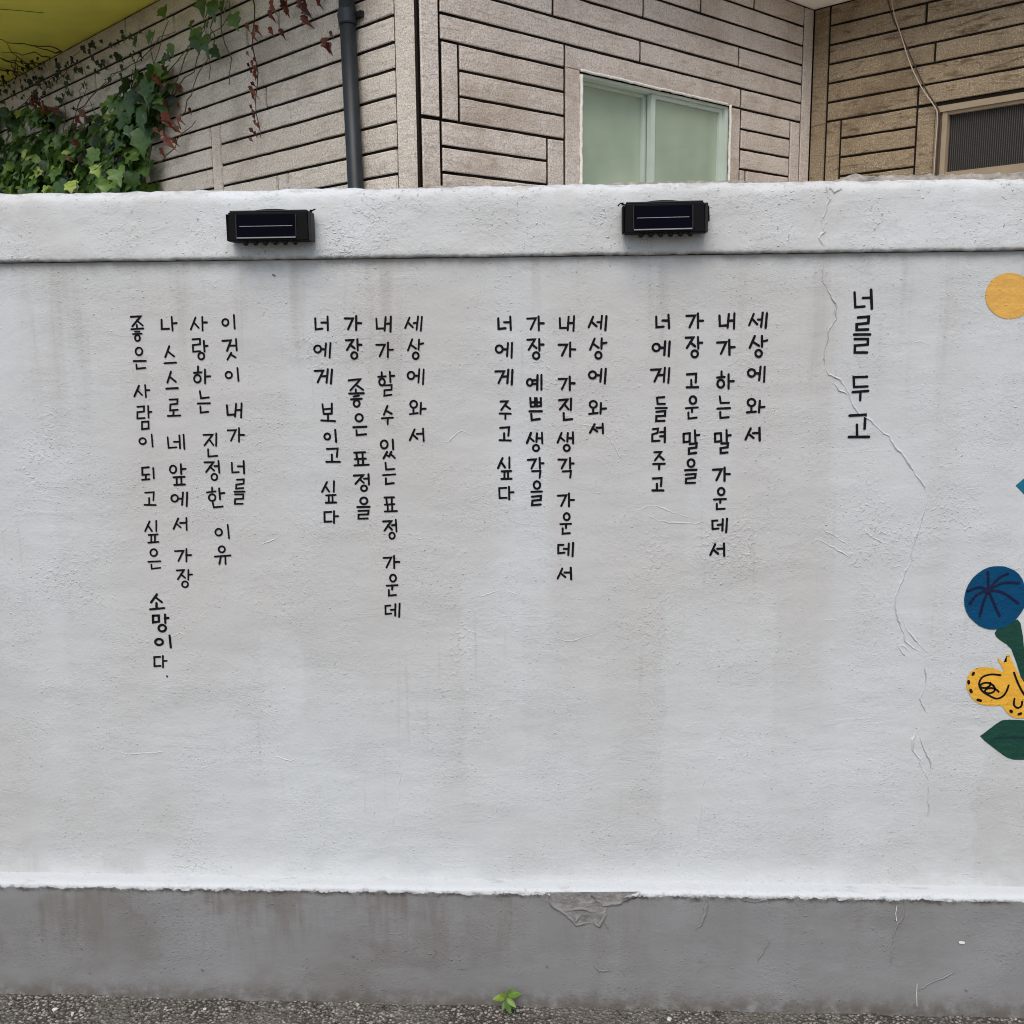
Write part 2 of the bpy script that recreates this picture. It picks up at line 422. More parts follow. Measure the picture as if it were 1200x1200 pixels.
yd = MB(); yd.add([(-14, .152, .03), (14, .152, .03), (14, 14, .03), (-14, 14, .03)], [(0, 1, 2, 3)])  # unseen pale sheet, added to throw light up at the soffit and facades
tag(yd.build('yard', plain('bounce_concrete', (0.74, 0.72, 0.68), 0.9, 0.2, 0, 0.15, 3), fix=False), 'unseen pale concrete yard, added to bounce light onto the house', 'yard', kind='structure')
rng = random.Random(4)
pb = MB()
ICO = []
_bm = bmesh.new(); bmesh.ops.create_icosphere(_bm, subdivisions=1, radius=1)
ICO_V = [v.co.copy() for v in _bm.verts]; ICO_F = [tuple(v.index for v in f.verts) for f in _bm.faces]; _bm.free()
for i in range(1500):
    x = rng.uniform(-1.45, 1.25); y = -0.05 - abs(rng.gauss(0, 0.07))
    if y < -0.3: continue
    s = rng.choice([0.0018, 0.0022, 0.003, 0.0035]) * rng.uniform(0.8, 1.3)
    t = rng.random() ** 1.4 * 0.6
    if rng.random() < 0.02: s *= 1.7; t = rng.uniform(0.75, 1.0)
    q = Matrix.Rotation(rng.uniform(0, 6.28), 3, Vector((rng.random(), rng.random(), rng.random() + .1)).normalized())
    sx, sy, sz = rng.uniform(.8, 1.3), rng.uniform(.7, 1.2), rng.uniform(.5, .9)
    pb.add([Vector((x, y, ground_z(x, y) + s * 0.5)) + q @ Vector((v.x * sx * s, v.y * sy * s, v.z * sz * s)) * rng.uniform(.62, 1.15) for v in ICO_V], ICO_F, 0, t)
tag(pb.build('gravel', M_pebble, fix=False), 'loose grit and small pale stones along the wall foot', 'gravel', kind='stuff')

# ================================================================== the painted wall
wall = empty('boundary_wall', (0, 0.08, 0.0))
tag(wall, 'white painted plaster wall with black vertical Korean lettering and a grey plinth', 'wall')
wall_inv = Matrix.Translation((0, -0.08, 0))
def wpart(o):                                  # parts are built in world coordinates
    o.parent = wall; o.matrix_parent_inverse = Matrix.Translation((0, -0.08, 0)); return o

XW = [-5, -3.5, -2.2, -1.6] + [-1.45 + i * 0.0075 for i in range(361)] + [1.5, 2.2, 3.5, 5]
def sweep(name, profile, mat, fn, smooth=True):
    v = []; n = len(profile)
    for x in XW:
        for k, (y, z) in enumerate(profile):
            v.append(fn(x, y, z, k) if -1.5 < x < 1.3 else (x, y, z))
    f = [(i * n + k, i * n + k + 1, (i + 1) * n + k + 1, (i + 1) * n + k) for i in range(len(XW) - 1) for k in range(n - 1)]
    f += [tuple(range(n))[::-1], tuple((len(XW) - 1) * n + k for k in range(n))]
    return wpart(mesh_obj(name, v, f, mat, smooth=smooth))
def nz(x, z, s, k=0.0): return noise.noise(Vector((x * s, k, z * s)))

# body
bw = MB(); bw.box(-5, 5, 0, 0.15, 0.2, 1.6475)
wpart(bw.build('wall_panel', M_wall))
# coping band, proud of the wall, its top edge crumbly
cop = [(0.004, 1.6488), (-0.007, 1.6490), (-0.0115, 1.6505), (-0.0125, 1.656)] + [(-0.0125, 1.665 + i * 0.0115) for i in range(9)] + \
      [(-0.0115, 1.7665), (-0.010, 1.7715), (-0.007, 1.777), (-0.002, 1.7815), (0.005, 1.7845), (0.014, 1.787), (0.03, 1.7885), (0.06, 1.789), (0.12, 1.787), (0.15, 1.782), (0.152, 1.65)]
def copf(x, y, z, k):
    if k <= 3:
        a = 0.0016 * nz(x, 0, 55, 2) + 0.0012 * nz(x, 0, 140, 5) + 0.0014 * nz(x, 0, 9, 1)
        return (x, y + a * 0.6, z + a)
    if k <= 12: return (x, y + 0.0008 * nz(x, z, 30) + 0.0012 * nz(x, z, 6), z)
    if k < 21:
        w = min(1.0, (k - 12) / 3)
        a = 0.0030 * nz(x, z, 12, 3) + 0.0022 * nz(x, z * 3, 45, 4) + 0.0016 * nz(x, z * 4, 110, 6)
        b = 0.0030 * nz(x, z * 3, 26, 9) + 0.0018 * nz(x, z * 3, 90, 8)
        return (x, y + w * b, z + w * a)
    return (x, y, z)
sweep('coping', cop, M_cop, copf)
# rough bare mortar left on top of the coping, mostly to the right
mr = MB()
def mortar(x0, x1, h, seed):
    n = int((x1 - x0) / 0.006); v = []
    for i in range(n + 1):
        x = x0 + (x1 - x0) * i / n
        e = min(1, i / 8, (n - i) / 8)
        hh = e * h * (0.75 + 0.5 * nz(x, seed, 25) + 0.35 * nz(x, seed, 90))
        for (y, z) in ((0.006, -0.006), (0.012, hh * 0.75), (0.022, hh), (0.05, hh * 1.05), (0.09, -0.004)):
            v.append((x, y + 0.004 * nz(x, seed + y * 40, 70), 1.7865 + z + 0.002 * nz(x, y * 30, 80, seed)))
    mr.add(v, [(i * 5 + k, i * 5 + k + 1, i * 5 + k + 6, i * 5 + k + 5) for i in range(n) for k in range(4)])
mortar(0.53, 1.45, 0.0150, 1); mortar(0.08, 0.42, 0.0075, 5); mortar(-0.28, -0.05, 0.005, 9)
wpart(mr.build('bare_mortar', M_mortar, smooth=True))
# plinth with a white ledge
pl = [(0.02, 0.3035), (0.0, 0.3025), (-0.012, 0.3015), (-0.024, 0.3008), (-0.034, 0.2995), (-0.0385, 0.297), (-0.0405, 0.2935), (-0.041, 0.289), (-0.041, 0.283)] + \
     [(-0.041, 0.27 - i * 0.02) for i in range(13)] + [(-0.0415, 0.0), (-0.042, -0.15)]
def plf(x, y, z, k):
    if k < 2: return (x, y, z + 0.0012 * nz(x, 0, 20, 7))
    if k <= 8:
        a = 0.0018 * nz(x, z * 2, 28, 3) + 0.0016 * nz(x, z * 3, 80, 4)
        a *= (0.15 if k < 5 else 1.0)
        return (x, y + a, z + 0.8 * a + 0.0012 * nz(x, 0, 7, 1))
    return (x, y + 0.0016 * nz(x, z, 9) + 0.0007 * nz(x, z, 40), z)
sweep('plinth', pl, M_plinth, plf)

# ---- photo pixel -> point on the wall's face (the lettering is measured on that plane)
def on_wall(px, py, y=0.0):
    d = AX[0] * ((px - 600) / F) + AX[1] * ((py - 600) / F) + AX[2]
    p = CAM + d * ((y - CAM.y) / d.y)
    return (p.x, p.z)

# ---- brush strokes
def stroke(mb, pts, w, y, closed=False, seed=0, taper=0.12):
    """flat painted line with round ends along (x, z) points"""
    P = [Vector(p) for p in pts]
    if closed: P = P[:-1] if (P[0] - P[-1]).length < 1e-6 else P
    # resample with slightly rounded corners
    Q = []
    n = len(P)
    segs = n if closed else n - 1
    for i in range(segs):
        a, b = P[i], P[(i + 1) % n]
        m = max(1, int((b - a).length / 0.004))
        for j in range(m): Q.append(a.lerp(b, j / m))
    if not closed: Q.append(P[-1])
    N = len(Q)
    L, Rr = [], []
    for i in range(N):
        if closed: d = Q[(i + 1) % N] - Q[i - 1]
        else:
            d0 = Q[i] - Q[max(i - 1, 0)]; d1 = Q[min(i + 1, N - 1)] - Q[i]
            d0 = d0.normalized() if d0.length else d0; d1 = d1.normalized() if d1.length else d1
            d = d0 + d1
        if d.length < 1e-9: d = Vector((1, 0))
        d.normalize(); nn = Vector((-d.y, d.x))
        k = 1.0
        if not closed and 0 < i < N - 1:
            c = max(0.55, d0.dot(d)); k = 1 / c
        ww = w * 0.5 * k * (1 + 0.10 * noise.noise(Vector((Q[i].x * 160, Q[i].y * 160, seed))))
        L.append(Q[i] + nn * ww); Rr.append(Q[i] - nn * ww)
    v = [(p.x, y, p.y) for p in L] + [(p.x, y, p.y) for p in Rr]
    f = [(i, i + 1, N + i + 1, N + i) for i in range(N - 1)]
    if closed: f.append((N - 1, 0, N, 2 * N - 1))
    else:
        for end, sgn in ((0, -1), (N - 1, 1)):
            c = Q[end]; d = (Q[1] - Q[0]) if end == 0 else (Q[-1] - Q[-2]); d.normalize(); d *= sgn
            base = len(v); arc = []
            l0 = L[end] - c
            for q in range(1, 5):
                an = q * math.pi / 5
                l = l0 * math.cos(an) + d * l0.length * math.sin(an)
                v.append((c.x + l.x, y, c.y + l.y)); arc.append(base + q - 1)
            f.append((end, *arc, N + end))
    mb.add(v, f)

def circ(cx, cy, rx, ry, n=18, start=0):
    return [(cx + rx * math.cos(start + k * 2 * math.pi / n), cy + ry * math.sin(start + k * 2 * math.pi / n)) for k in range(n)]

O = lambda cx, cy, rx, ry: ('o', cx, cy, rx, ry)
G = {
'이': [O(.26,.54,.24,.25), (.92,0,1,1)],
'것': [(.02,.1,.6,.07,.32,.58), (.55,.33,.92,.31), (.93,0,1,.56), (.62,.66,.36,1), (.58,.76,.9,.9)],
'내': [(.04,.14,.08,.82,.52,.79), (.62,.03,.55,.94), (.57,.48,.93,.46), (.95,0,.92,1)],
'가': [(.02,.17,.52,.15,.22,.95), (.7,0,.7,1), (.7,.5,1,.5)],
'너': [(.03,.14,.06,.92,.57,.88), (.48,.43,.94,.43), (.93,0,.96,1)],
'를': [(.24,.04,.92,.03,.9,.19,.18,.23,.17,.38,.88,.36), (0,.49,1,.485), (.05,.6,.86,.6,.85,.76,.06,.79,.05,.96,.82,.96)],
'사': [(.32,.05,.02,.92), (.22,.42,.52,.8), (.72,0,.76,1), (.74,.42,1,.41)],
'랑': [(.02,.03,.5,.02,.5,.25,.03,.3,.05,.62,.52,.6), (.74,.1,.79,.62), (.77,.36,1,.34), O(.58,.83,.19,.16)],
'하': [(.27,.0,.27,.35), (.02,.37,.46,.34), O(.23,.73,.2,.23), (.7,.18,.69,1), (.7,.6,1,.59)],
'는': [(.2,.02,.27,.32,.92,.3), (.02,.57,1,.55), (.24,.71,.25,.97,.87,.94)],
'진': [(.04,.07,.66,.05,.1,.5), (.42,.24,.72,.48), (.92,0,.9,.52), (.36,.66,.38,.97,.99,.93)],
'정': [(.03,.08,.6,.06,.12,.56), (.36,.27,.64,.5), (.64,.27,.92,.25), (.9,0,.95,.6), O(.64,.82,.18,.16)],
'한': [(.33,0,.33,.2), (.03,.24,.52,.18), O(.33,.49,.18,.17), (.72,.03,.75,.57), (.73,.28,1,.25), (.37,.74,.42,.98,.9,.93)],
'유': [O(.43,.17,.2,.17), (0,.58,1,.52), (.37,.57,.27,.98), (.66,.55,.68,1)],
'나': [(.03,.2,.06,.9,.52,.88), (.68,0,.75,1), (.72,.48,1,.46)],
'스': [(.42,0,.1,.62), (.32,.3,.82,.56), (.02,.96,.98,.93)],
'로': [(.15,.04,.78,.02,.78,.28,.2,.33,.2,.66,.82,.62), (.46,.66,.46,.95), (0,.98,1,.95)],
'네': [(.05,.18,.1,.92,.55,.88), (.4,.5,.74,.48), (.72,.06,.75,.95), (.95,0,1,1)],
'앞': [O(.2,.25,.2,.18), (.68,0,.72,.48), (.7,.25,1,.23), (.22,.62,.92,.6), (.42,.62,.43,.95), (.72,.61,.72,.95), (.28,.99,.95,.96)],
'에': [O(.22,.42,.2,.24), (.42,.44,.69,.45), (.72,.02,.66,.9), (.97,.02,.93,1)],
'서': [(.35,.05,.02,.92), (.23,.48,.54,.8), (.5,.42,.94,.4), (.93,0,.96,1)],
'장': [(.02,.06,.48,.04,.1,.54), (.28,.27,.57,.46), (.75,.02,.76,.57), (.76,.29,1,.28), O(.55,.82,.19,.16)],
'좋': [(.03,.06,.8,.03,.15,.43), (.48,.2,.96,.41), (.5,.38,.5,.52), (.06,.54,1,.51), (.36,.635,.7,.62), (.2,.735,.88,.71), O(.55,.88,.19,.115)],
'은': [O(.45,.19,.27,.17), (.02,.63,1,.61), (.25,.77,.28,.98,.97,.94)],
'람': [(.05,.05,.5,.03,.5,.24,.05,.28,.04,.54,.54,.51), (.78,0,.8,.5), (.79,.27,1,.25), ('c',.36,.68,.8,.66,.82,.95,.36,.98)],
'되': [(.58,.05,.08,.08,.1,.6,.62,.57), (.34,.6,.35,.92), (.06,.97,.64,.92), (.92,.1,.97,.86)],
'고': [(.06,.08,.84,.05,.79,.62), (.42,.45,.43,.92), (.02,.94,1,.95)],
'싶': [(.35,.03,.02,.48), (.23,.19,.52,.46), (.85,0,.85,.48), (.3,.64,.96,.62), (.48,.64,.48,.95), (.75,.63,.75,.95), (.28,.985,1,.96)],
'소': [(.48,.02,.05,.52), (.38,.18,.82,.5), (.45,.56,.46,.87), (0,.96,1,.87)],
'망': [('c',.05,.08,.4,.06,.42,.42,.08,.46), (.78,0,.8,.5), (.79,.22,1,.2), O(.62,.79,.22,.19)],
'다': [(.52,.08,.05,.1,.07,.9,.54,.87), (.7,0,.72,1), (.71,.45,1,.43)],
'세': [(.28,.1,.03,.8), (.19,.42,.46,.74), (.5,.46,.7,.45), (.74,.02,.66,.9), (.96,.05,.9,.98)],
'상': [(.3,.02,.03,.56), (.2,.27,.54,.47), (.72,.02,.7,.52), (.71,.27,1,.22), O(.52,.83,.18,.16)],
'와': [O(.26,.26,.21,.24), (.25,.6,.25,.9), (.02,.94,.52,.87), (.72,.15,.68,.92), (.7,.58,1,.55)],
'할': [(.24,.02,.25,.18), (.02,.22,.47,.18), O(.25,.42,.17,.14), (.73,0,.77,.42), (.75,.18,1,.16), (.42,.56,.84,.54,.83,.73,.4,.77,.39,.98,.84,.95)],
'수': [(.5,.02,.18,.5), (.38,.28,.87,.43), (.02,.68,1,.66), (.53,.67,.53,1)],
'있': [O(.25,.26,.23,.2), (.82,.02,.86,.5), (.45,.64,.2,.96), (.34,.76,.58,.86), (.74,.63,.56,.88), (.66,.72,.98,.94)],
'표': [(.03,.06,.77,.03), (.17,.06,.22,.5), (.6,.05,.6,.48), (.07,.53,.8,.48), (.28,.53,.3,.92), (.63,.5,.63,.92), (.05,.97,1,.93)],
'운': [O(.59,.18,.26,.16), (.02,.53,.98,.51), (.53,.53,.52,.7), (.23,.73,.23,.97,.87,.95)],
'데': [(.36,.14,.05,.16,.06,.78,.42,.74), (.38,.46,.66,.44), (.68,.04,.66,.9), (.95,0,.91,1)],
'보': [(.1,.04,.2,.56), (.77,.02,.74,.54), (.17,.32,.75,.28), (.2,.57,.76,.54), (.48,.57,.5,.92), (.02,.9,1,.95)],
'예': [O(.2,.5,.17,.22), (.32,.36,.67,.35), (.34,.6,.67,.58), (.68,.03,.68,.96), (.93,.01,.93,.98)],
'쁜': [(.1,.03,.13,.39), (.47,.02,.47,.38), (.11,.215,.47,.2), (.12,.39,.47,.38), (.58,.03,.6,.39), (.93,.02,.93,.38), (.59,.215,.93,.2), (.6,.39,.93,.375), (.02,.605,1,.585), (.17,.72,.21,.97,.82,.94)],
'생': [(.27,.03,.03,.55), (.2,.27,.44,.46), (.64,.05,.6,.5), (.62,.32,.92,.31), (.94,.02,.96,.58), O(.57,.83,.18,.16)],
'각': [(.04,.12,.52,.1,.25,.54), (.77,.02,.78,.55), (.78,.3,1,.29), (.3,.69,.82,.67,.77,1)],
'을': [O(.54,.16,.29,.15), (.02,.44,1,.42), (.08,.62,.92,.6,.88,.76,.12,.79,.1,.97,.87,.95)],
'주': [(.1,.07,.72,.05,.17,.5), (.48,.24,.92,.46), (.02,.71,1,.7), (.53,.7,.53,1)],
'들': [(.78,.03,.14,.05,.19,.31,.82,.29), (.02,.47,1,.45), (.08,.6,.86,.58,.83,.76,.08,.79,.06,.97,.8,.97)],
'려': [(.12,.1,.45,.06,.42,.36,.06,.46,.06,.93,.54,.9), (.6,.3,.92,.29), (.6,.6,.92,.58), (.92,.01,.92,.99)],
'말': [('c',.05,.16,.42,.14,.42,.48,.07,.5), (.74,.01,.76,.49), (.76,.23,1,.21), (.44,.57,.83,.55,.81,.72,.38,.76,.38,.97,.8,.95)],
'두': [(.92,.04,.1,.07,.1,.46,.94,.44), (.02,.66,1,.63), (.5,.65,.5,1)],
'.': [(.4,.3,.55,.6)],
}
# zoom views of the photograph the boxes were measured in: origin and scale
V1 = (140, 350, 5.219); V2 = (140, 560, 4.8); V3 = (350, 350, 6.0); V4 = (350, 530, 5.7125)
V5 = (570, 350, 6.669); V6 = (570, 510, 6.319); V7 = (750, 350, 7.5); V8 = (750, 490, 6.669); V9 = (900, 300, 3.43)
LINES = [
 ('title', 3.7, [('너',V9,340,130,425,217),('를',V9,340,235,415,398),('두',V9,333,475,408,585),('고',V9,318,627,410,737)]),
 ('line', 3.3, [('세',V7,942,110,1132,270),('상',V7,950,315,1127,522),('에',V7,935,585,1112,740),('와',V7,928,868,1105,1018),('서',V8,812,65,950,182)]),
 ('line', 3.3, [('내',V7,680,120,848,272),('가',V7,665,352,842,500),('하',V7,665,627,832,797),('는',V7,667,845,802,1062),('말',V8,570,82,718,287),('가',V8,557,375,710,497),('운',V8,568,532,683,723),('데',V8,550,775,695,898),('서',V8,537,970,672,1085)]),
 ('line', 3.3, [('가',V7,393,120,565,268),('장',V7,388,322,557,528),('고',V7,397,643,520,795),('운',V7,390,843,520,1067),('말',V8,323,82,473,290),('을',V8,340,310,450,522)]),
 ('line', 3.3, [('너',V7,127,130,270,270),('에',V7,97,362,275,515),('게',V7,85,595,272,750),('들',V7,125,845,245,1092),('려',V8,80,65,212,195),('주',V8,92,248,202,408),('고',V8,85,452,192,580)]),
 ('line', 3.2, [('세',V5,785,122,952,255),('상',V5,798,298,947,478),('에',V5,790,538,945,670),('와',V5,792,788,942,915),('서',V5,798,968,925,1060)]),
 ('line', 3.2, [('내',V5,558,128,700,260),('가',V5,553,333,702,458),('가',V5,553,600,698,722),('진',V5,555,770,680,962),('생',V5,545,1033,692,1200),('각',V6,520,155,655,322),('가',V6,520,422,657,535),('운',V6,537,565,637,742),('데',V6,517,788,658,902),('서',V6,517,972,640,1075)]),
 ('line', 3.2, [('가',V5,308,128,457,255),('장',V5,310,303,455,482),('예',V5,305,585,447,722),('쁜',V5,325,763,442,960),('생',V5,305,1035,452,1200),('각',V6,295,155,430,322),('을',V6,322,330,420,530)]),
 ('line', 3.2, [('너',V5,80,130,203,252),('에',V5,62,335,215,470),('게',V5,57,545,218,678),('주',V5,92,785,200,950),('고',V5,92,990,200,1122),('싶',V6,75,155,195,335),('다',V6,82,373,210,482)]),
 ('line', 3.0, [('세',V3,738,115,880,235),('상',V3,757,275,885,432),('에',V3,757,487,890,608),('와',V3,772,708,900,825),('서',V3,772,905,890,1008)]),
 ('line', 3.0, [('내',V3,535,118,662,238),('가',V3,535,300,672,418),('할',V3,550,505,680,692),('수',V3,577,742,672,890),('있',V3,568,980,688,1135),('는',V4,557,60,655,222),('표',V4,565,290,665,405),('정',V4,555,445,668,588),('가',V4,558,685,680,782),('운',V4,580,808,670,968),('데',V4,568,1005,690,1108)]),
 ('line', 3.1, [('가',V3,313,115,447,228),('장',V3,322,275,450,432),('좋',V3,340,552,465,768),('은',V3,375,800,485,968),('표',V3,380,1068,500,1182),('정',V4,360,138,485,268),('을',V4,385,293,482,455)]),
 ('line', 3.0, [('너',V3,107,118,217,230),('에',V3,100,303,235,420),('게',V3,102,487,245,605),('보',V3,150,728,265,875),('이',V3,172,915,272,1015),('고',V3,187,1040,297,1160),('싶',V4,148,187,258,348),('다',V4,160,385,273,480)]),
 ('line', 2.8, [('이',V1,622,95,712,188),('것',V1,622,240,725,378),('이',V1,642,418,735,508),('내',V1,648,633,758,732),('가',V1,653,785,768,880),('너',V1,680,985,772,1075),('를',(0,0,1),273.7,559.8,288,592.3)]),
 ('line', 2.8, [('사',V1,428,105,540,200),('랑',V1,440,238,547,378),('하',V1,448,408,562,522),('는',V1,472,558,560,705),('진',V1,505,818,607,975),('정',V1,512,985,622,1118),('한',V2,482,50,597,172),('이',V2,533,258,622,345),('유',V2,533,378,632,490)]),
 ('line', 2.8, [('나',V1,248,105,355,200),('스',V1,268,285,355,405),('스',V1,280,440,365,560),('로',V1,290,605,378,725),('네',V1,285,825,403,925),('앞',V1,303,1005,412,1145),('에',V2,285,75,390,165),('서',V2,297,218,388,298),('가',V2,305,393,410,475),('장',V2,315,508,415,622)]),
 ('line', 2.7, [('좋',V1,62,95,152,265),('은',V1,80,290,168,438),('사',V1,85,522,190,608),('람',V1,100,648,202,805),('이',V1,115,825,210,910),('되',V1,128,1020,220,1115),('고',V2,135,70,210,162),('싶',V2,137,235,225,370),('은',V2,157,392,237,518),('소',V2,168,648,258,748),('망',V2,178,762,282,870),('이',V2,195,880,295,958),('다',V2,188,995,272,1070),('.',V2,258,1105,280,1128)]),
]
G['게'] = [(.02,.13,.5,.11,.2,.9), (.42,.48,.7,.46), (.74,.01,.68,.92), (.97,.03,.93,1)]
rs = random.Random(11)
for kind, wpx, syls in LINES:
    mb = MB(); lay = 0
    for idx, (ch, (ox, oy, sc), x0, y0, x1, y1) in enumerate(syls):
        bold = kind == 'line' and len(syls) == 14 and 9 <= idx <= 11
        w = (wpx + (0.9 if bold else 0)) * 0.00142
        m_ = wpx * 0.42                           # boxes include the stroke's own width
        for st in G[ch]:
            jit = lambda: rs.uniform(-0.012, 0.012)
            def tp(u, v):
                px = ox + x0 / sc + m_ + u * ((x1 - x0) / sc - 2 * m_)
                py = oy + y0 / sc + m_ + v * ((y1 - y0) / sc - 2 * m_)
                return on_wall(px, py)
            y = -0.0009 - 0.00005 * (lay % 12); lay += 1
            if st[0] == 'o':
                pts = [tp(*q) for q in circ(st[1], st[2], st[3], st[4], 24, rs.uniform(0, 6))]
                stroke(mb, pts + pts[:1], w, y, True, lay)
            elif st[0] == 'c':
                pts = [tp(st[i] + jit(), st[i + 1] + jit()) for i in range(1, len(st), 2)]
                stroke(mb, pts + pts[:1], w, y, False, lay)
            else:
                pts = [tp(st[i] + jit(), st[i + 1] + jit()) for i in range(0, len(st), 2)]
                stroke(mb, pts, w * rs.uniform(0.92, 1.08), y, False, lay)
    o = wpart(mb.build('painted_title' if kind == 'title' else 'painted_text_line', M_ink, fix=False))
    if kind == 'title': o['label'] = 'short title column in larger black letters'

# ---- mural at the right-hand edge
def zpt(ox, oy, sc, pts): return [on_wall(ox + a / sc, oy + b / sc) for a, b in pts]
def smooth_poly(pts, it=2):
    for _ in range(it):
        q = []
        for i in range(len(pts)):
            a, b = Vector(pts[i]), Vector(pts[(i + 1) % len(pts)])
            q += [a.lerp(b, .25), a.lerp(b, .75)]
        pts = q
    return [tuple(p) for p in pts]
def blob(name, pts, y, mat, sm=2, parent=None):
    p = smooth_poly(pts, sm) if sm else pts
    p = [(a + 0.0008 * noise.noise(Vector((a * 120, b * 120, 1))), b + 0.0008 * noise.noise(Vector((a * 120, b * 120, 5)))) for a, b in p]
    bm = bmesh.new()
    f = bm.faces.new([bm.verts.new((a, y, b)) for a, b in p])
    bmesh.ops.triangulate(bm, faces=[f])
    bmesh.ops.recalc_face_normals(bm, faces=bm.faces)
    me = bpy.data.meshes.new(name); bm.to_mesh(me); bm.free(); me.materials.append(mat)
    o = link(bpy.data.objects.new(name, me))
    return wpart(o) if parent is None else sub(o, parent)
def sub(o, parent):
    o.parent = parent; return o                  # part already carries world-aligned coordinates
def lines(name, polys, w, y, mat, parent):
    mb = MB()
    for i, (p, closed) in enumerate(polys): stroke(mb, p + (p[:1] if closed else []), w, y - 0.00005 * i, closed, i)
    return sub(mb.build(name, mat, fix=False), parent)
def sm_curve(p, k=6):
    q = []
    for i in range(len(p) - 1):
        a, b, c, d = (Vector(p[max(i - 1, 0)]), Vector(p[i]), Vector(p[i + 1]), Vector(p[min(i + 2, len(p) - 1)]))
        for j in range(k):
            t = j / k
            q.append(tuple(0.5 * ((2 * b) + (c - a) * t + (2 * a - 5 * b + 4 * c - d) * t * t + (3 * b - a - 3 * c + d) * t ** 3)))
    return q + [tuple(p[-1])]
A9 = (900, 300, 3.43); B9 = (900, 620, 3.53)
blob('painted_sun', zpt(*A9, circ(972, 160, 100, 93, 26)), -0.0010, M_yellow, 1)
blob('painted_blue_leaf', zpt(*A9, [(995, 922), (1029, 893), (1075, 868), (1120, 880), (1150, 930), (1110, 975), (1060, 985), (1029, 957)]), -0.0010, M_teal, 0)
st_ = blob('painted_stem', zpt(*B9, [(935, 422), (945, 450), (1000, 485), (1020, 530), (1045, 610), (1075, 700), (1110, 800), (1140, 790), (1105, 690), (1075, 590), (1060, 500), (1052, 430), (1040, 374), (1010, 372), (975, 395)]), -0.0010, M_green, 1)
lf_ = blob('painted_leaf', zpt(*B9, [(872, 858), (890, 846), (960, 792), (985, 787), (1059, 790), (1140, 800), (1215, 868), (1140, 945), (1059, 955), (1000, 953), (960, 925)]), -0.0010, M_green, 1)
lines('leaf_midrib', [(zpt(*B9, [(935, 864), (1000, 860), (1180, 862)]), False)], 0.004, -0.0016, M_dgreen, lf_)
bf = blob('painted_butterfly', zpt(*B9, [(938, 520), (985, 562), (988, 505), (1008, 540), (1030, 590), (1062, 640), (1105, 700), (1130, 690), (1190, 640), (1215, 690), (1160, 760), (1085, 775), (1059, 781), (1025, 783), (990, 765), (970, 728), (930, 731), (880, 728), (840, 700), (818, 650), (825, 605), (850, 578), (890, 568), (940, 575), (985, 598)]), -0.0013, M_orange, 1)
spiral = sm_curve([(960, 603), (920, 600), (885, 612), (872, 640), (885, 668), (915, 688), (945, 700), (970, 690), (985, 670), (994, 645)])
loops = [(905 + 28 * math.cos(t) * (0.9 + .1 * math.sin(t)) + 3 * t, 652 + 16 * math.sin(t) + 3.5 * t) for t in [k * 0.35 for k in range(40)]]
lines('wing_marking', [(zpt(*B9, spiral), False), (zpt(*B9, [(q[0] - 12, q[1] - 18) for q in loops[:36]]), False),
    (zpt(*B9, sm_curve([(1016, 592), (1030, 630), (1050, 670), (1075, 705)])), False),
    (zpt(*B9, sm_curve([(1018, 700), (1016, 725), (1030, 738), (1046, 730), (1050, 712)])), False)], 0.0042, -0.0020, M_ink, bf)
dots = [(846, 600, 849, 594), (828, 628, 829, 636), (836, 664, 840, 672), (866, 704, 878, 708), (1002, 750, 1006, 754), (1036, 764, 1044, 761)]
lines('wing_dot', [(zpt(*B9, [(a, b), (c, d)]), False) for a, b, c, d in dots], 0.0058, -0.0024, M_ink, bf)
fl = blob('painted_flower', zpt(*B9, [(940, 152), (900, 160), (855, 190), (820, 238), (808, 300), (820, 350), (860, 393), (905, 414), (945, 416), (1000, 396), (1040, 355), (1062, 318), (1066, 270), (1058, 218), (1030, 175), (985, 154)]), -0.0016, M_blue, 1)
c0 = (910, 252)
lines('flower_vein', [(zpt(*B9, sm_curve([c0, m_, e])), False) for m_, e in (((909, 210), (908, 176)), ((950, 205), (990, 184)), ((970, 222), (1036, 222)),
    ((970, 262), (1034, 306)), ((930, 300), (956, 358)), ((890, 300), (874, 360)), ((865, 268), (832, 308)), ((870, 240), (824, 256)))], 0.0052, -0.0024, M_inknavy, fl)

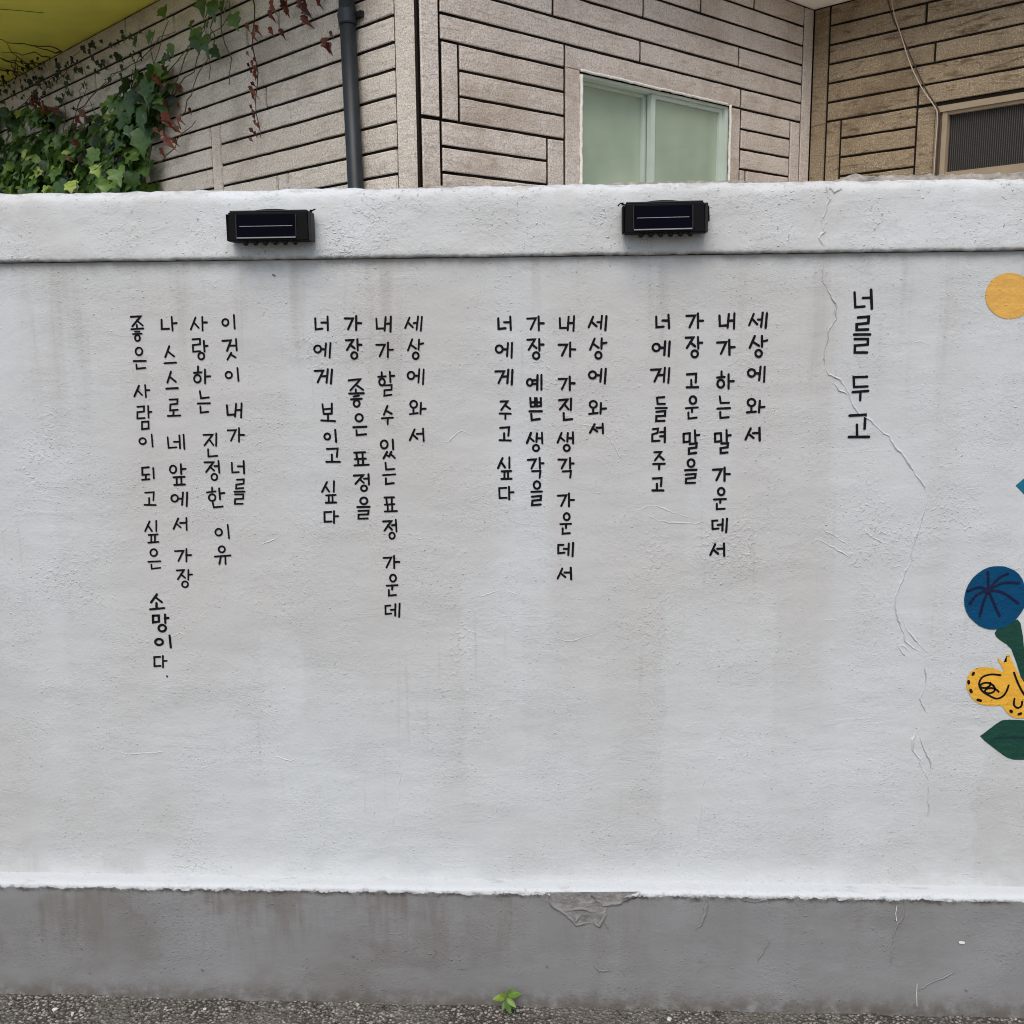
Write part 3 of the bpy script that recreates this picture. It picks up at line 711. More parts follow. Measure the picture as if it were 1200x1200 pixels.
# ---- cracks and lifted paint on the wall (real little ridges)
def ridge(mb, gap, px, w=4.2, h=0.0013, y=0.0, seed=0, side=1):
    P = [Vector(on_wall(a, b, y)) for a, b in px]
    dd = P[-1] - P[0]
    side = -1 if dd.x > 0 else 1                  # the lifted lip is the lower side: its edge catches the sky
    Q = []
    for i in range(len(P) - 1):
        m = max(1, int((P[i + 1] - P[i]).length / 0.004))
        for j in range(m):
            q = P[i].lerp(P[i + 1], j / m)
            Q.append(q + Vector((noise.noise(Vector((q.x * 90, q.y * 90, seed))), noise.noise(Vector((q.x * 90, q.y * 90, seed + 9))))) * 0.0030 + Vector((noise.noise(Vector((q.x * 28, q.y * 28, seed + 5))), 0)) * 0.004)
    Q.append(P[-1]); N = len(Q)
    v = []; g = []
    for i, q in enumerate(Q):
        d = (Q[min(i + 1, N - 1)] - Q[max(i - 1, 0)]).normalized(); n = Vector((-d.y, d.x)) * side
        e = min(1, i / 4, (N - 1 - i) / 4)
        k = e * max(0.32, 0.85 + 1.3 * noise.noise(Vector((q.x * 30, q.y * 30, seed + 3))))
        ww = w * 0.0018 * (0.4 + 0.6 * k)
        for off, hh in ((-0.55, -0.2), (0.0, 1.0), (0.12, 0.9), (0.62, -0.25)):
            p = q + n * ww * off
            v.append((p.x, y - h * k * hh - (0 if hh > 0 else -0.0), p.y))
        for off in (-0.55, -0.10):
            p = q + n * (0.0018 * 0.8 * k * off - 0.0002)
            g.append((p.x, y - 0.00035, p.y))
    mb.add(v, [(i * 4 + k, i * 4 + k + 1, i * 4 + k + 5, i * 4 + k + 4) for i in range(N - 1) for k in range(3)])
    if gap is not None: gap.add(g, [(i * 2, i * 2 + 1, i * 2 + 3, i * 2 + 2) for i in range(N - 1)])
def zp(view, pts): ox, oy, sc = view; return [(ox + a / sc, oy + b / sc) for a, b in pts]
CR = [
 (zp(A9, [(215,20),(218,100),(255,165),(272,195),(268,250),(245,300),(240,320),(232,360),(225,400),(228,445)]), 2.6, 1),
 (zp(A9, [(228,445),(245,475),(285,495),(310,520),(330,560),(345,605),(360,630),(400,655),(430,680),(490,735),(530,790),(580,855),(615,900),(640,950)]), 4.2, 1),
 (zp(A9, [(640,950),(635,1000),(620,1060),(600,1100),(580,1160)]), 2.8, 1),
 (zp(A9, [(260,505),(285,540),(315,555),(332,580)]), 3.2, -1),
 (zp(B9, [(620,10),(600,60),(595,130),(575,165),(555,215),(535,260),(522,300),(535,350),(550,410),(565,460),(600,490),(640,510)]), 3.2, -1),
 (zp(B9, [(540,345),(562,370),(575,420),(600,450),(640,490),(662,512)]), 3.4, 1),
 (zp(B9, [(655,540),(650,640),(632,700),(645,745),(668,772)]), 2.0, -1),
 (zp(B9, [(625,835),(600,870),(598,910),(630,950),(640,990),(668,1045)]), 4.6, 1),
 (zp(B9, [(622,845),(642,900),(665,950),(682,1000)]), 2.6, -1),
 (zp(B9, [(665,1040),(664,1090),(668,1150),(660,1200)]), 2.0, 1),
 (zp(B9, [(525,465),(545,500),(585,535)]), 3.6, 1), (zp(B9, [(530,485),(560,480),(600,520)]), 3.0, -1),
 (zp(B9, [(380,0),(440,40),(520,75)]), 3.0, 1), (zp(B9, [(210,365),(250,380),(310,375)]), 2.6, 1),
 ([(757,604),(775,611),(812,613),(828,611)], 3.4, 1), ([(740,600),(766,592),(790,601),(815,608)], 2.6, -1),
 ([(676,498),(700,500),(715,515),(733,545)], 2.4, 1), ([(692,567),(705,571),(716,580)], 2.6, 1),
 ([(478,621),(490,632),(502,628)], 2.4, 1), ([(560,700),(590,690),(612,699)], 2.2, 1), ([(0,704),(18,707),(30,703)], 2.6, 1),
 ([(640,745),(668,752),(700,742)], 2.2, -1), ([(300,640),(322,632),(338,622)], 2.4, 1), ([(196,748),(212,742),(224,747)], 2.4, -1),
 ([(120,876),(150,884),(205,880)], 2.2, 1), ([(520,520),(541,505),(560,512)], 2.2, 1), ([(826,905),(822,950),(818,990)], 2.0, 1),
 ([(318,884),(340,892),(352,888)], 2.2, 1), ([(470,900),(466,950),(452,985)], 2.0, 1), ([(944,640),(958,632),(975,640),(1000,655)], 2.6, 1),
 (zp(A9, [(200,1090),(260,1120),(330,1165)]), 3.4, 1), (zp(A9, [(545,720),(575,690),(600,660)]), 3.0, 1), (zp(A9, [(612,705),(640,722)]), 4.0, 1), (zp(A9, [(575,350),(610,345),(650,355)]), 3.2, 1),
]
cr, gp = MB(), MB()
for i, (p, w, sd_) in enumerate(CR):
    hgt = 0.0023 if i < 11 else 0.0007
    ridge(cr, gp if i in (0, 1, 2, 4, 7) else None, p, w * (0.8 if i < 11 else 0.75), hgt, 0.0, i, sd_)
wpart(cr.build('lifted_paint', M_wall, smooth=False))
wpart(gp.build('hairline_crack', M_crack, fix=False))
# coping crack
C3 = (850, 0, 3.4286)
cr, gp = MB(), MB()
for i, p in enumerate(([(405, 750), (412, 800), (405, 850), (385, 890)], [(385, 890), (402, 930), (378, 955), (400, 992)], [(415, 752), (440, 770), (468, 755)])):
    ridge(cr, gp, zp(C3, p), 3.6, 0.0022, -0.0128, 40 + i, 1 if i != 1 else -1)
wpart(cr.build('lifted_paint', M_cop)); wpart(gp.build('hairline_crack', M_crack, fix=False))
# plinth: peeled patch, cracks, chips
YP = -0.0425
cr, gp = MB(), MB()
PV = (600, 950, 2.0)
for i, (p, w) in enumerate((([(85, 194), (100, 225), (128, 245), (150, 268), (185, 262)], 4.0), ([(110, 240), (165, 228), (190, 240)], 4.5), ([(140, 232), (150, 262), (165, 240)], 3.5),
        ([(185, 200), (215, 222), (250, 218), (275, 205), (300, 190)], 5.0), ([(190, 262), (205, 272), (215, 255), (222, 240)], 4.0), ([(218, 262), (226, 276)], 3.5),
        ([(455, 195), (455, 235), (440, 270), (428, 280)], 3.0), ([(920, 208), (918, 245), (900, 275), (893, 310), (890, 360)], 2.6),
        ([(192, 362), (205, 375), (232, 376)], 3.2), ([(215, 366), (203, 384)], 3.0), ([(433, 356), (445, 348)], 2.6), ([(935, 430), (980, 405), (1040, 378)], 2.4), ([(575, 355), (605, 305)], 1.8),
        ([(-190, 345), (-175, 330)], 4.0), ([(-110, 372), (-128, 370)], 3.6), ([(540, 210), (570, 214), (600, 207)], 2.6))):
    ridge(cr, gp, zp(PV, p), w, 0.0020 if i < 6 else 0.0011, YP, 60 + i, 1 if i % 2 else -1)
wpart(cr.build('lifted_paint', M_plinth)); wpart(gp.build('hairline_crack', M_crack, fix=False))
pp = [on_wall(*q, YP) for q in zp(PV, [(78, 192), (300, 190), (278, 203), (255, 217), (225, 225), (218, 245), (208, 268), (190, 262), (172, 268), (150, 266), (130, 246), (105, 232), (92, 212)])]
mm = MB(); mm.add([(a, YP + 0.0006, b) for a, b in pp], [tuple(range(len(pp)))])
wpart(mm.build('peeled_patch', plain('bare_render', (0.20, 0.195, 0.185), 0.95, 0.2, 0, 0.3, 60, 0.006), fix=False))
wd = MB()
for p, w in (([(902, 222), (899, 240), (901, 258)], .0012), ([(949, 405), (948, 430), (949, 458)], .0011), ([(949, 486), (950, 500)], .0011), ([(1050, 308), (1058, 309)], .006)):
    stroke(wd, [on_wall(*q, YP) for q in zp(PV, p)], w, YP - 0.001)
wpart(wd.build('white_paint_drip', M_seal, fix=False))
ch = MB()
for x, y, w in ((320, 322, .0035), (94, 1111, .003), (236, 1136, .003), (1131, 1160, .003), (413, 1120, .003), (104, 1140, .002), (640, 1132, .003)):
    yy = 0.0 if y < 1000 else YP
    a, b = on_wall(x, y, yy), on_wall(x + 2, y + 1.2, yy)
    stroke(ch, [a, b], w, yy - 0.0009)
wpart(ch.build('chipped_spot', M_crack, fix=False))

# ================================================================== solar lights on the coping
def solar_light(loc, w, rz, tie_side):
    L = empty('solar_light', loc); L.rotation_euler = (0, rz, 0)
    h, d = 0.056, 0.040
    def bev(mb_, name, mat, k=0.0018):
        o = mb_.build(name, mat, L)
        md = o.modifiers.new('bevel', 'BEVEL'); md.width = k; md.segments = 2
        return o
    b = MB()
    # housing: a wedge, a little deeper below
    v = [(-w/2, 0, -h/2), (w/2, 0, -h/2), (w/2, 0, h/2), (-w/2, 0, h/2),
         (-w/2 - .001, -d, -h/2), (w/2 + .001, -d, -h/2), (w/2, -d + .004, h/2), (-w/2, -d + .004, h/2)]
    b.add(v, [(0, 1, 2, 3), (4, 7, 6, 5), (0, 4, 5, 1), (3, 2, 6, 7), (0, 3, 7, 4), (1, 5, 6, 2)])
    bev(b, 'housing', M_black)
    yf = -d - .001
    sl_ = lambda z: 0.004 * (z + h/2) / h            # the front leans back slightly
    p = MB(); x0, x1, z0, z1 = -w/2 + .017, w/2 - .024, -h/2 + .0075, h/2 - .005
    p.add([(x0, yf + sl_(z0) - .0004, z0), (x1, yf + sl_(z0) - .0004, z0), (x1, yf + sl_(z1) - .0004, z1), (x0, yf + sl_(z1) - .0004, z1),
           (x0, yf + .004, z0), (x1, yf + .004, z0), (x1, yf + .007, z1), (x0, yf + .007, z1)],
          [(0, 1, 2, 3), (0, 4, 5, 1), (1, 5, 6, 2), (2, 6, 7, 3), (3, 7, 4, 0)])
    pan = p.build('solar_panel', M_cell, L)
    q = MB(); q.box(x0 + .006, x1 - .006, yf - .0012, yf + .001, 0.0, 0.0011, tf=lambda x, y, z: (x, y + sl_(z), z))
    q.build('busbar', M_silver, pan)
    q = MB(); q.box(x0, x1, yf - .0022, yf + .001, z0 - .0022, z0, tf=lambda x, y, z: (x, y + sl_(z), z))
    q.build('panel_trim', M_silver, pan)
    for xx in (x0 - .0018, x1):
        q = MB(); q.box(xx, xx + .0018, yf - .0014, yf + .001, z0, z1, tf=lambda x, y, z: (x, y + sl_(z), z))
        q.build('panel_trim', M_dgrey, pan)
    e = MB(); e.box(w/2 + .0008, w/2 + .0065, -d + .002, -.004, -h/2 - .001, h/2 - .001); bev(e, 'end_cap', M_dgrey)
    e = MB(); e.box(-w/2 - .005, -w/2 - .0008, -d + .004, -.004, -h/2 + .001, h/2 - .003); bev(e, 'end_cap', M_black)
    t = MB(); t.box(-w/2 + .002, w/2 - .002, -d + .006, -.0005, h/2 + .0003, h/2 + .0035); bev(t, 'top_lip', M_dgrey)
    # arched bracket behind the lamp
    a = MB(); n = 12; v = []
    for i in range(n + 1):
        s = i / n; x = (-0.36 + 0.72 * s) * w; z = h/2 + .0005 + .0085 * math.sin(math.pi * s) ** 0.7
        v += [(x, -.006, h/2 - .012), (x, -.006, z), (x, -.0005, z), (x, -.0005, h/2 - .012)]
    a.add(v, [(i * 4 + k, i * 4 + (k + 1) % 4, i * 4 + 4 + (k + 1) % 4, i * 4 + 4 + k) for i in range(n) for k in range(4)] + [(0, 1, 2, 3), (4 * n, 4 * n + 3, 4 * n + 2, 4 * n + 1)])
    a.build('bracket', M_dgrey, L)
    for i in range(6):
        x = -w * 0.30 + i * w * 0.125
        m_ = MB()
        for j in range(5):
            pass
        ring = [[(x + .0052 * math.cos(k * math.pi / 5) * r, -d * 0.80 + .0052 * math.sin(k * math.pi / 5) * r, -h/2 - z) for k in range(10)] for r, z in ((1.15, -.001), (1.1, .0035), (.85, .0065), (.4, .0082))]
        m_.add([v for rr in ring for v in rr], [(a_ * 10 + k, a_ * 10 + (k + 1) % 10, a_ * 10 + 10 + (k + 1) % 10, a_ * 10 + 10 + k) for a_ in range(3) for k in range(10)] + [tuple(30 + k for k in range(10))])
        m_.build('led_lens', M_lens, L, smooth=True)
    c = MB(); s = tie_side
    c.tube([(s * w * .47, -d * .4, h/2 - .002), (s * (w/2 + .002), -d * .5, h/2 + .001), (s * (w/2 + .008), -d * .55, h/2 + .003), (s * (w/2 + .013), -d * .55, h/2 + (.005 if s > 0 else -.002))], .0014, 6)
    c.box(s * (w/2 + .004) - .002, s * (w/2 + .004) + .002, -d * .6, -d * .45, h/2 - .001, h/2 + .004)
    c.build('cable_tie', M_black, L)
    if s < 0:                                        # loose clip on the right end
        k = MB(); k.box(w/2 + .0066, w/2 + .0105, -d * .6, -d * .3, -h * .12, h * .40, tf=lambda x, y, z: (x + (0.002 * (h * .4 - z) / h), y, z)); bev(k, 'clip', M_black, .0008)
    return L
tag(solar_light((-0.5715, -0.0145, 1.7090), 0.158, rad(-0.2), 1), 'black solar wall light nearer the drainpipe, cable tie end sticking up on its right', 'solar light', 'solar lights on the coping')
tag(solar_light((0.2045, -0.0145, 1.7150), 0.153, rad(-0.6), -1), 'black solar wall light below the window, cable tie end poking out on its left', 'solar light', 'solar lights on the coping')

# ================================================================== weed at the foot of the wall
def blade(mb, base, tip, width, up, t, fold=0.25, n=6, droop=0.0):
    base, tip = Vector(base), Vector(tip); ax = tip - base; sdv = ax.cross(Vector(up)).normalized(); nv = sdv.cross(ax).normalized()
    v = []
    for i in range(n + 1):
        s = i / n; ww = width * 0.5 * (math.sin(math.pi * min(1, s * 0.93 + 0.05)) ** 0.8) * (1.15 - 0.45 * s)
        c = base + ax * s + Vector((0, 0, -droop * s * s)) * ax.length
        v += [c - sdv * ww + nv * ww * fold, c, c + sdv * ww + nv * ww * fold]
    mb.add(v, [(i * 3 + k, i * 3 + k + 1, i * 3 + k + 4, i * 3 + k + 3) for i in range(n) for k in (0, 1)], 0, t)
wx, wz = -0.118, 0.033
W = empty('weed', (wx, -0.062, wz)); W.scale = (.88, .88, .88); tag(W, 'small bright green weed growing from the crack at the foot of the wall', 'weed')
sm_ = MB()
for dx, dz in ((-.004, .028), (.006, .034), (.002, .022)): sm_.tube([(0, 0, -.020), (dx * .4, -.002, dz * .5), (dx, -.006, dz)], .0016, 5, r1=.001)
sm_.build('stem', M_stem, W)
for i, (b, t_, w_, up, tn) in enumerate([((-.002, -.004, .026), (-.033, -.012, .032), .019, (0, -.6, 1), .9), ((.004, -.005, .030), (.040, -.008, .046), .018, (0, -.5, 1), .6),
        ((.002, -.008, .028), (.026, -.024, .018), .014, (.2, -.9, .5), .75), ((0, -.006, .024), (.010, -.022, -.002), .018, (.3, -1, .2), .35), ((.004, -.004, .022), (.024, -.010, .002), .015, (.4, -.8, .3), .1),
        ((-.002, -.003, .026), (-.012, -.004, .046), .010, (0, -1, .2), 1.0), ((.002, -.003, .03), (.020, .004, .052), .014, (0, -1, .3), .5), ((-.002, -.006, .02), (-.010, -.022, .004), .011, (-.2, -1, .2), .25)]):
    m_ = MB(); blade(m_, b, t_, w_, up, tn, droop=.12); m_.build('leaf', M_weed, W, smooth=True)

# ================================================================== the stone-faced house
K = Vector((-0.5684, 2.3040, 0)); E1 = Vector((0.7109, -0.7033, 0)); E2 = Vector((0.7033, 0.7109, 0))
UI = 2.899; I0 = K + E2 * UI
house = empty('house', (K.x, K.y, 0)); tag(house, 'house faced with long grey-brown split stone slabs behind the white wall', 'house')
hinv = Matrix.Translation((-K.x, -K.y, 0))
def hpart(o, parent=None):
    o.parent = parent or house
    if parent is None: o.matrix_parent_inverse = hinv
    return o
FAC = {'L': (K, E1, -E2), 'M': (K, E2, E1), 'R': (I0, E1, -E2)}       # origin, direction, outward
def fp(fc, u, o, z):
    a, e, n = FAC[fc]; p = a + e * u + n * o; return Vector((p.x, p.y, z))
PITCH, Z0, TOP = 0.1042, 2.160, 3.312
GR = 0.0125
rs = random.Random(5)
def slab(mb, fc, u0, u1, z0, z1):
    gu = 0.0155 if fc == 'M' else 0.0135
    u0 += gu / 2; u1 -= gu / 2; z0 += GR / 2; z1 -= GR / 2
    if u1 - u0 < 0.01 or z1 - z0 < 0.01: return
    c = 0.003; tt = rs.random()
    nu = max(1, int((u1 - u0) / 0.06)); v = []; j = lambda: rs.uniform(-.0012, .0012)
    us = [u0 + (u1 - u0) * i / nu for i in range(nu + 1)]
    o1 = 0.008 + rs.uniform(-.001, .0015)
    rows_ = [(z0, 0.0, 0), (z0, o1 - c, 0), (z0 + c, o1, c), (z0 + (z1 - z0) * .5, o1 + .0015, c), (z1 - c, o1, c), (z1, o1 - c, 0), (z1, 0.0, 0)]
    for z, o, ins in rows_:
        for i, u in enumerate(us):
            uu = u + (ins if i == 0 else -ins if i == nu else 0)
            k = 0.5 if ins == 0 else 1.0
            wob = 0.0018 * noise.noise(Vector((uu * 9, z * 40, tt * 50))) if 0 < i < nu and o > 0.01 else 0
            v.append(fp(fc, uu, o + wob * k, z + (j() if o > .001 else 0)))
    n = nu + 1; f = [(r * n + i, r * n + i + 1, (r + 1) * n + i + 1, (r + 1) * n + i) for r in range(6) for i in range(nu)]
    for i in (0, nu):
        f.append(tuple(r * n + i for r in range(7)))
    mb.add(v, f, 0, tt)
def rows(mb, fc, u0, u1, kd, seed, lo=-20, hi=11, holes=()):
    """rows of long slabs; kd gives the joints seen in the photo; holes = (u0,u1,k0,k1) left for upright stones or openings"""
    r = random.Random(seed)
    for k in range(lo, hi):
        z0 = Z0 + PITCH * k; z1 = z0 + PITCH
        if k == hi - 1: z1 = TOP
        segs = [(u0, u1)]
        for a, b, k0, k1 in holes:
            if k0 <= k < k1:
                segs = [s for q in segs for s in ((q[0], min(q[1], a)), (max(q[0], b), q[1])) if s[1] - s[0] > 0.012]
        for a, b in segs:
            if k in kd: js = [x for x in kd[k] if a + .02 < x < b - .02]
            else:
                js = []; x = a + r.uniform(.4, 1.3)
                while x < b - .25: js.append(x); x += r.uniform(.7, 1.5)
            js = [a] + sorted(js) + [b]
            for q in range(len(js) - 1): slab(mb, fc, js[q], js[q + 1], z0, z1)
zk = lambda k: Z0 + PITCH * k
def wall_back(mb, fc, u0, u1, openings=()):
    us = sorted({u0, u1, *[o[0] for o in openings], *[o[1] for o in openings]})
    for a, b in zip(us, us[1:]):
        op = [o for o in openings if o[0] <= a and o[1] >= b]
        spans = [(0.0, 3.45)] if not op else [(0.0, op[0][2]), (op[0][3], 3.45)]
        for z0, z1 in spans:
            v = [fp(fc, u, o, z) for u in (a, b) for o in (-0.20, 0.0) for z in (z0, z1)]
            mb.add(v, [(0, 1, 3, 2), (4, 6, 7, 5), (0, 4, 5, 1), (2, 3, 7, 6), (0, 2, 6, 4), (1, 5, 7, 3)], 1)
# left facade
mb = MB(); wall_back(mb, 'L', -9.0, -0.0)
vl = [(-1.763, -1.657, 0, 4), (-1.112, -1.010, -3, 1), (-2.75, -2.645, 0, 4), (-3.9, -3.79, -4, 0)]
rows(mb, 'L', -9.0, -0.143, {0: [-2.2], 1: [-5.5], 2: [-4.8], 3: [-5.9], 4: [-1.182, -3.3, -4.6], 5: [-2.9, -4.4], 6: [-3.7], 7: [-1.032, -1.332, -2.5, -3.9], 8: [-1.75, -3.2], 9: [-2.1, -4.2], 10: [-2.72, -4.1]}, 21, holes=vl)
for a, b, k0, k1 in vl: slab(mb, 'L', a, b, zk(k0), zk(k1))
slab(mb, 'L', -0.143, -0.010, 0.05, TOP)
hpart(mb.build('stone_wall', [M_stoneL, M_groove]))
# middle facade with the green window
WZ1 = 2.688; WZ0 = 1.50
mb = MB(); wall_back(mb, 'M', 0.0005, UI, [(0.94, 2.105, WZ0, WZ1)])
kw0, kw1 = -6, 5
hm = [(0.115, 0.210, 2, 5), (0.728, 0.840, -3, 2), (0.840, 2.205, kw0, kw1), (2.685, 2.790, -6, 5)]
rows(mb, 'M', 0.110, 2.790, {0: [], 1: [2.26], 2: [], 3: [], 4: [], 5: [.840, 2.2], 6: [1.365], 7: [.766, 2.172], 8: [1.385], 9: [.9, 1.834], 10: [1.5, 2.3], -1: []}, 31, holes=hm)
slab(mb, 'M', .115, .210, zk(2), zk(5)); slab(mb, 'M', .728, .840, zk(-3), zk(2)); slab(mb, 'M', 2.685, 2.790, zk(-6), zk(5))
slab(mb, 'M', .840, .9465, zk(-6), WZ1 + .004); slab(mb, 'M', 2.0985, 2.205, zk(-6), WZ1 - .006)
slab(mb, 'M', 0.005, 0.110, 2.372, TOP); slab(mb, 'M', 0.005, 0.110, 0.05, 2.368); slab(mb, 'M', 2.790, 2.894, 0.05, TOP)
hpart(mb.build('stone_wall', [M_stoneM, M_groove]))
# right facade with the screened window
RZ0, RZ1 = 2.27, 2.664
mb = MB(); wall_back(mb, 'R', -0.0005, 3.4, [(0.770, 1.95, RZ0, RZ1)])
hr = [(.110, .205, -4, 5), (.660, .770, -4, 5), (.770, 1.95, 1, 5)]
rows(mb, 'R', .110, 3.4, {0: [1.3], 5: [.660, 2.0], 6: [1.6], 7: [.742, 2.1], 8: [1.9], 9: [.683, 1.75], 10: [1.4], 1: [], 2: [], 3: [], 4: []}, 41, holes=hr)
slab(mb, 'R', .110, .205, zk(-4), zk(5)); slab(mb, 'R', .660, .772, zk(-4), zk(5) - .004)
slab(mb, 'R', 0.006, 0.110, 0.05, TOP)
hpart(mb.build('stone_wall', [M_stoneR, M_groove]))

def fbox(mb, fc, u0, u1, o0, o1, z0, z1, m=0):
    v = [fp(fc, u, o, z) for u in (u0, u1) for o in (o0, o1) for z in (z0, z1)]
    mb.add(v, [(0, 1, 3, 2), (4, 6, 7, 5), (0, 4, 5, 1), (2, 3, 7, 6), (0, 2, 6, 4), (1, 5, 7, 3)], m)
def fobj(name, mat, fc, boxes, parent=None):
    mb = MB()
    for b in boxes: fbox(mb, fc, *b)
    return hpart(mb.build(name, mat), parent)

# green sliding window: outer frame, two sashes with panes
u0, u1 = 0.952, 2.093; zt = WZ1 - 0.010
wf = fobj('window', M_winframe, 'M', [(u0, u0 + .014, -.10, -.006, WZ0 + .02, zt - .012), (u1 - .018, u1 + .0115, -.10, -.002, WZ0 + .02, zt - .012), (u0, u1 + .0115, -.10, -.006, zt - .012, zt), (u0, u1, -.10, -.004, WZ0 + .001, WZ0 + .02)])
wf['label'] = 'pale green sliding window'
um = 1.492
fobj('sash', M_winframe, 'M', [(um - .004, um + .026, -.050, -.022, WZ0 + .02, zt - .013), (u1 - .044, u1 - .019, -.050, -.022, WZ0 + .02, zt - .013), (um + .026, u1 - .044, -.050, -.022, zt - .032, zt - .013), (um + .026, u1 - .044, -.050, -.022, WZ0 + .021, WZ0 + .06)], wf)
fobj('sash', M_winframe, 'M', [(u0 + .015, u0 + .026, -.092, -.062, WZ0 + .02, zt - .013), (um - .022, um + .008, -.092, -.062, WZ0 + .02, zt - .013), (u0 + .026, um - .022, -.092, -.062, zt - .028, zt - .013), (u0 + .026, um - .022, -.092, -.062, WZ0 + .021, WZ0 + .06)], wf)
fobj('glass_pane', M_glass, 'M', [(um + .026, u1 - .044, -.040, -.035, WZ0 + .06, zt - .032)], wf)
fobj('glass_pane', M_glass, 'M', [(u0 + .026, um - .022, -.082, -.077, WZ0 + .06, zt - .028)], wf)
fobj('frosted_pane', M_blind, 'M', [(u0, u1, -.165, -.155, WZ0 + .001, WZ1 + .02)], wf)
fobj('inner_rail', M_winframe, 'M', [(u0, u1, -.150, -.128, zt - .115, zt - .085), (1.20, 1.225, -.150, -.128, WZ0 + .03, zt - .116), (1.86, 1.885, -.150, -.128, WZ0 + .03, zt - .116)], wf)
# ragged white sealant round the opening
mb = MB(); rr = random.Random(8)
def bead(fc, pts, w):
    q = []
    for (a, za), (b, zb) in zip(pts, pts[1:]):
        n = int(max(abs(b - a), abs(zb - za)) / .02)
        for i in range(n): q.append(fp(fc, a + (b - a) * i / n + rr.uniform(-.002, .002), .012 + rr.uniform(-.002, .002), za + (zb - za) * i / n + rr.uniform(-.002, .002)))
    mb.tube(q, w, 6)
bead('M', [(.943, WZ0), (.943, WZ1 - .003)], .0085)
bead('M', [(.943, WZ1 - .003), (2.101, WZ1 - .003)], .0065)
bead('M', [(2.101, WZ1 - .003), (2.101, WZ0)], .008)
hpart(mb.build('sealant', M_seal, smooth=True), wf)
# screened window on the right wall
sf = fobj('window', M_beige, 'R', [(.772, .783, -.12, .020, RZ0 + .002, RZ1 - .002), (.772, 1.948, -.12, .022, RZ1 - .034, RZ1 - .002), (.772, 1.948, -.12, .022, RZ0 + .002, RZ0 + .036)])
sf['label'] = 'beige framed window covered by a dark insect screen'
fobj('frame', M_brown, 'R', [(.784, .806, -.10, .004, RZ0 + .037, RZ1 - .035)], sf)
fobj('frame', M_beige, 'R', [(.807, .834, -.09, .014, RZ0 + .037, RZ1 - .035), (.835, 1.946, -.09, .008, RZ1 - .050, RZ1 - .035), (.835, 1.946, -.09, .008, RZ0 + .037, RZ0 + .050)], sf)
bm_ = bmesh.new(); uvl = bm_.loops.layers.uv.new('UVMap')
qs = [(.835, RZ0 + .05), (1.946, RZ0 + .05), (1.946, RZ1 - .05), (.835, RZ1 - .05)]
fcs = bm_.faces.new([bm_.verts.new(fp('R', a, -.018, b)) for a, b in qs])
for lp, (a, b) in zip(fcs.loops, qs): lp[uvl].uv = (a, b)
me = bpy.data.meshes.new('insect_screen'); bm_.to_mesh(me); bm_.free(); me.materials.append(M_screen)
hpart(link(bpy.data.objects.new('insect_screen', me)), sf)
fobj('glass_pane', M_black, 'R', [(.80, 1.946, -.118, -.110, RZ0 + .04, RZ1 - .04)], sf)

# soffits and slab edge above
def prism(name, pts, z0, z1, mat):
    n = len(pts); v = [(p.x, p.y, z) for z in (z0, z1) for p in pts]
    mb = MB(); mb.add(v, [tuple(range(n))[::-1], tuple(range(n, 2 * n))] + [(i, (i + 1) % n, n + (i + 1) % n, n + i) for i in range(n)])
    return hpart(mb.build(name, mat))
P2 = lambda fc, u, o: fp(fc, u, o, 0)
s_ = prism('soffit', [P2('L', -9, -.1), P2('L', -1.0, -.1), P2('L', -1.0, 0.68), P2('L', -9, 0.68)], 3.314, 3.40, M_sofY); s_['label'] = 'yellow-green painted underside'
s_ = prism('soffit', [P2('M', 1.2, -.1), P2('M', UI + .1, -.1), P2('R', 3.4, -.1), P2('R', 3.4, 0.28), P2('R', .28, .28), P2('M', 1.2, .28)], 3.314, 3.40, M_sofW); s_['label'] = 'cream painted underside'
prism('roof', [P2('L', -9, .70), P2('L', -.2, .70), P2('M', .2, .30), P2('R', .3, .30), P2('R', 3.5, .30), P2('R', 3.5, -6), P2('L', -9, -6)], 3.402, 3.58, M_sofW)
# drainpipe
rp = 0.0345; OP = 0.055
def pz(z): c = fp('L', -0.395 - 0.03 * (z - 2.5), OP, z); return c
mb = MB(); mb.tube([pz(0.05), pz(3.31)], rp, 20)
dp = hpart(mb.build('drainpipe', M_pipe, smooth=True))
mb = MB(); mb.tube([pz(2.792), pz(2.80), pz(2.845), pz(2.853)], rp + .0045, 20); hpart(mb.build('coupling', M_pipe, smooth=True), dp)
for z in (2.83, 1.2):
    fobj('pipe_bracket', M_dgrey, 'L', [(-.452, -.345, .006, .03, z - .012, z + .012)], dp)

# ================================================================== cables on the right wall
def cable(name, mat, pts, r, label):
    m_ = MB(); P = [fp('R', *p) for p in pts]; Q = []
    for i in range(len(P) - 1):
        p0, p1, p2, p3 = P[max(i - 1, 0)], P[i], P[i + 1], P[min(i + 2, len(P) - 1)]
        for j in range(6):
            t = j / 6
            Q.append(0.5 * ((2 * p1) + (p2 - p0) * t + (2 * p0 - 5 * p1 + 4 * p2 - p3) * t * t + (3 * p1 - p0 - 3 * p2 + p3) * t ** 3))
    Q.append(P[-1]); m_.tube(Q, r, 8)
    tag(m_.build(name, mat, smooth=True), label, 'cable')
cable('cable', M_cableT, [(.485, .045, 3.31), (.525, .045, 3.16), (.575, .043, 3.03), (.625, .042, 2.90), (.70, .040, 2.76), (.775, .036, 2.655), (.790, .034, 2.60), (.787, .030, 2.50), (.785, .030, 2.25), (.785, .03, 2.1)], .0030, 'thin beige cable drooping across the stone to the corner of the screened window')
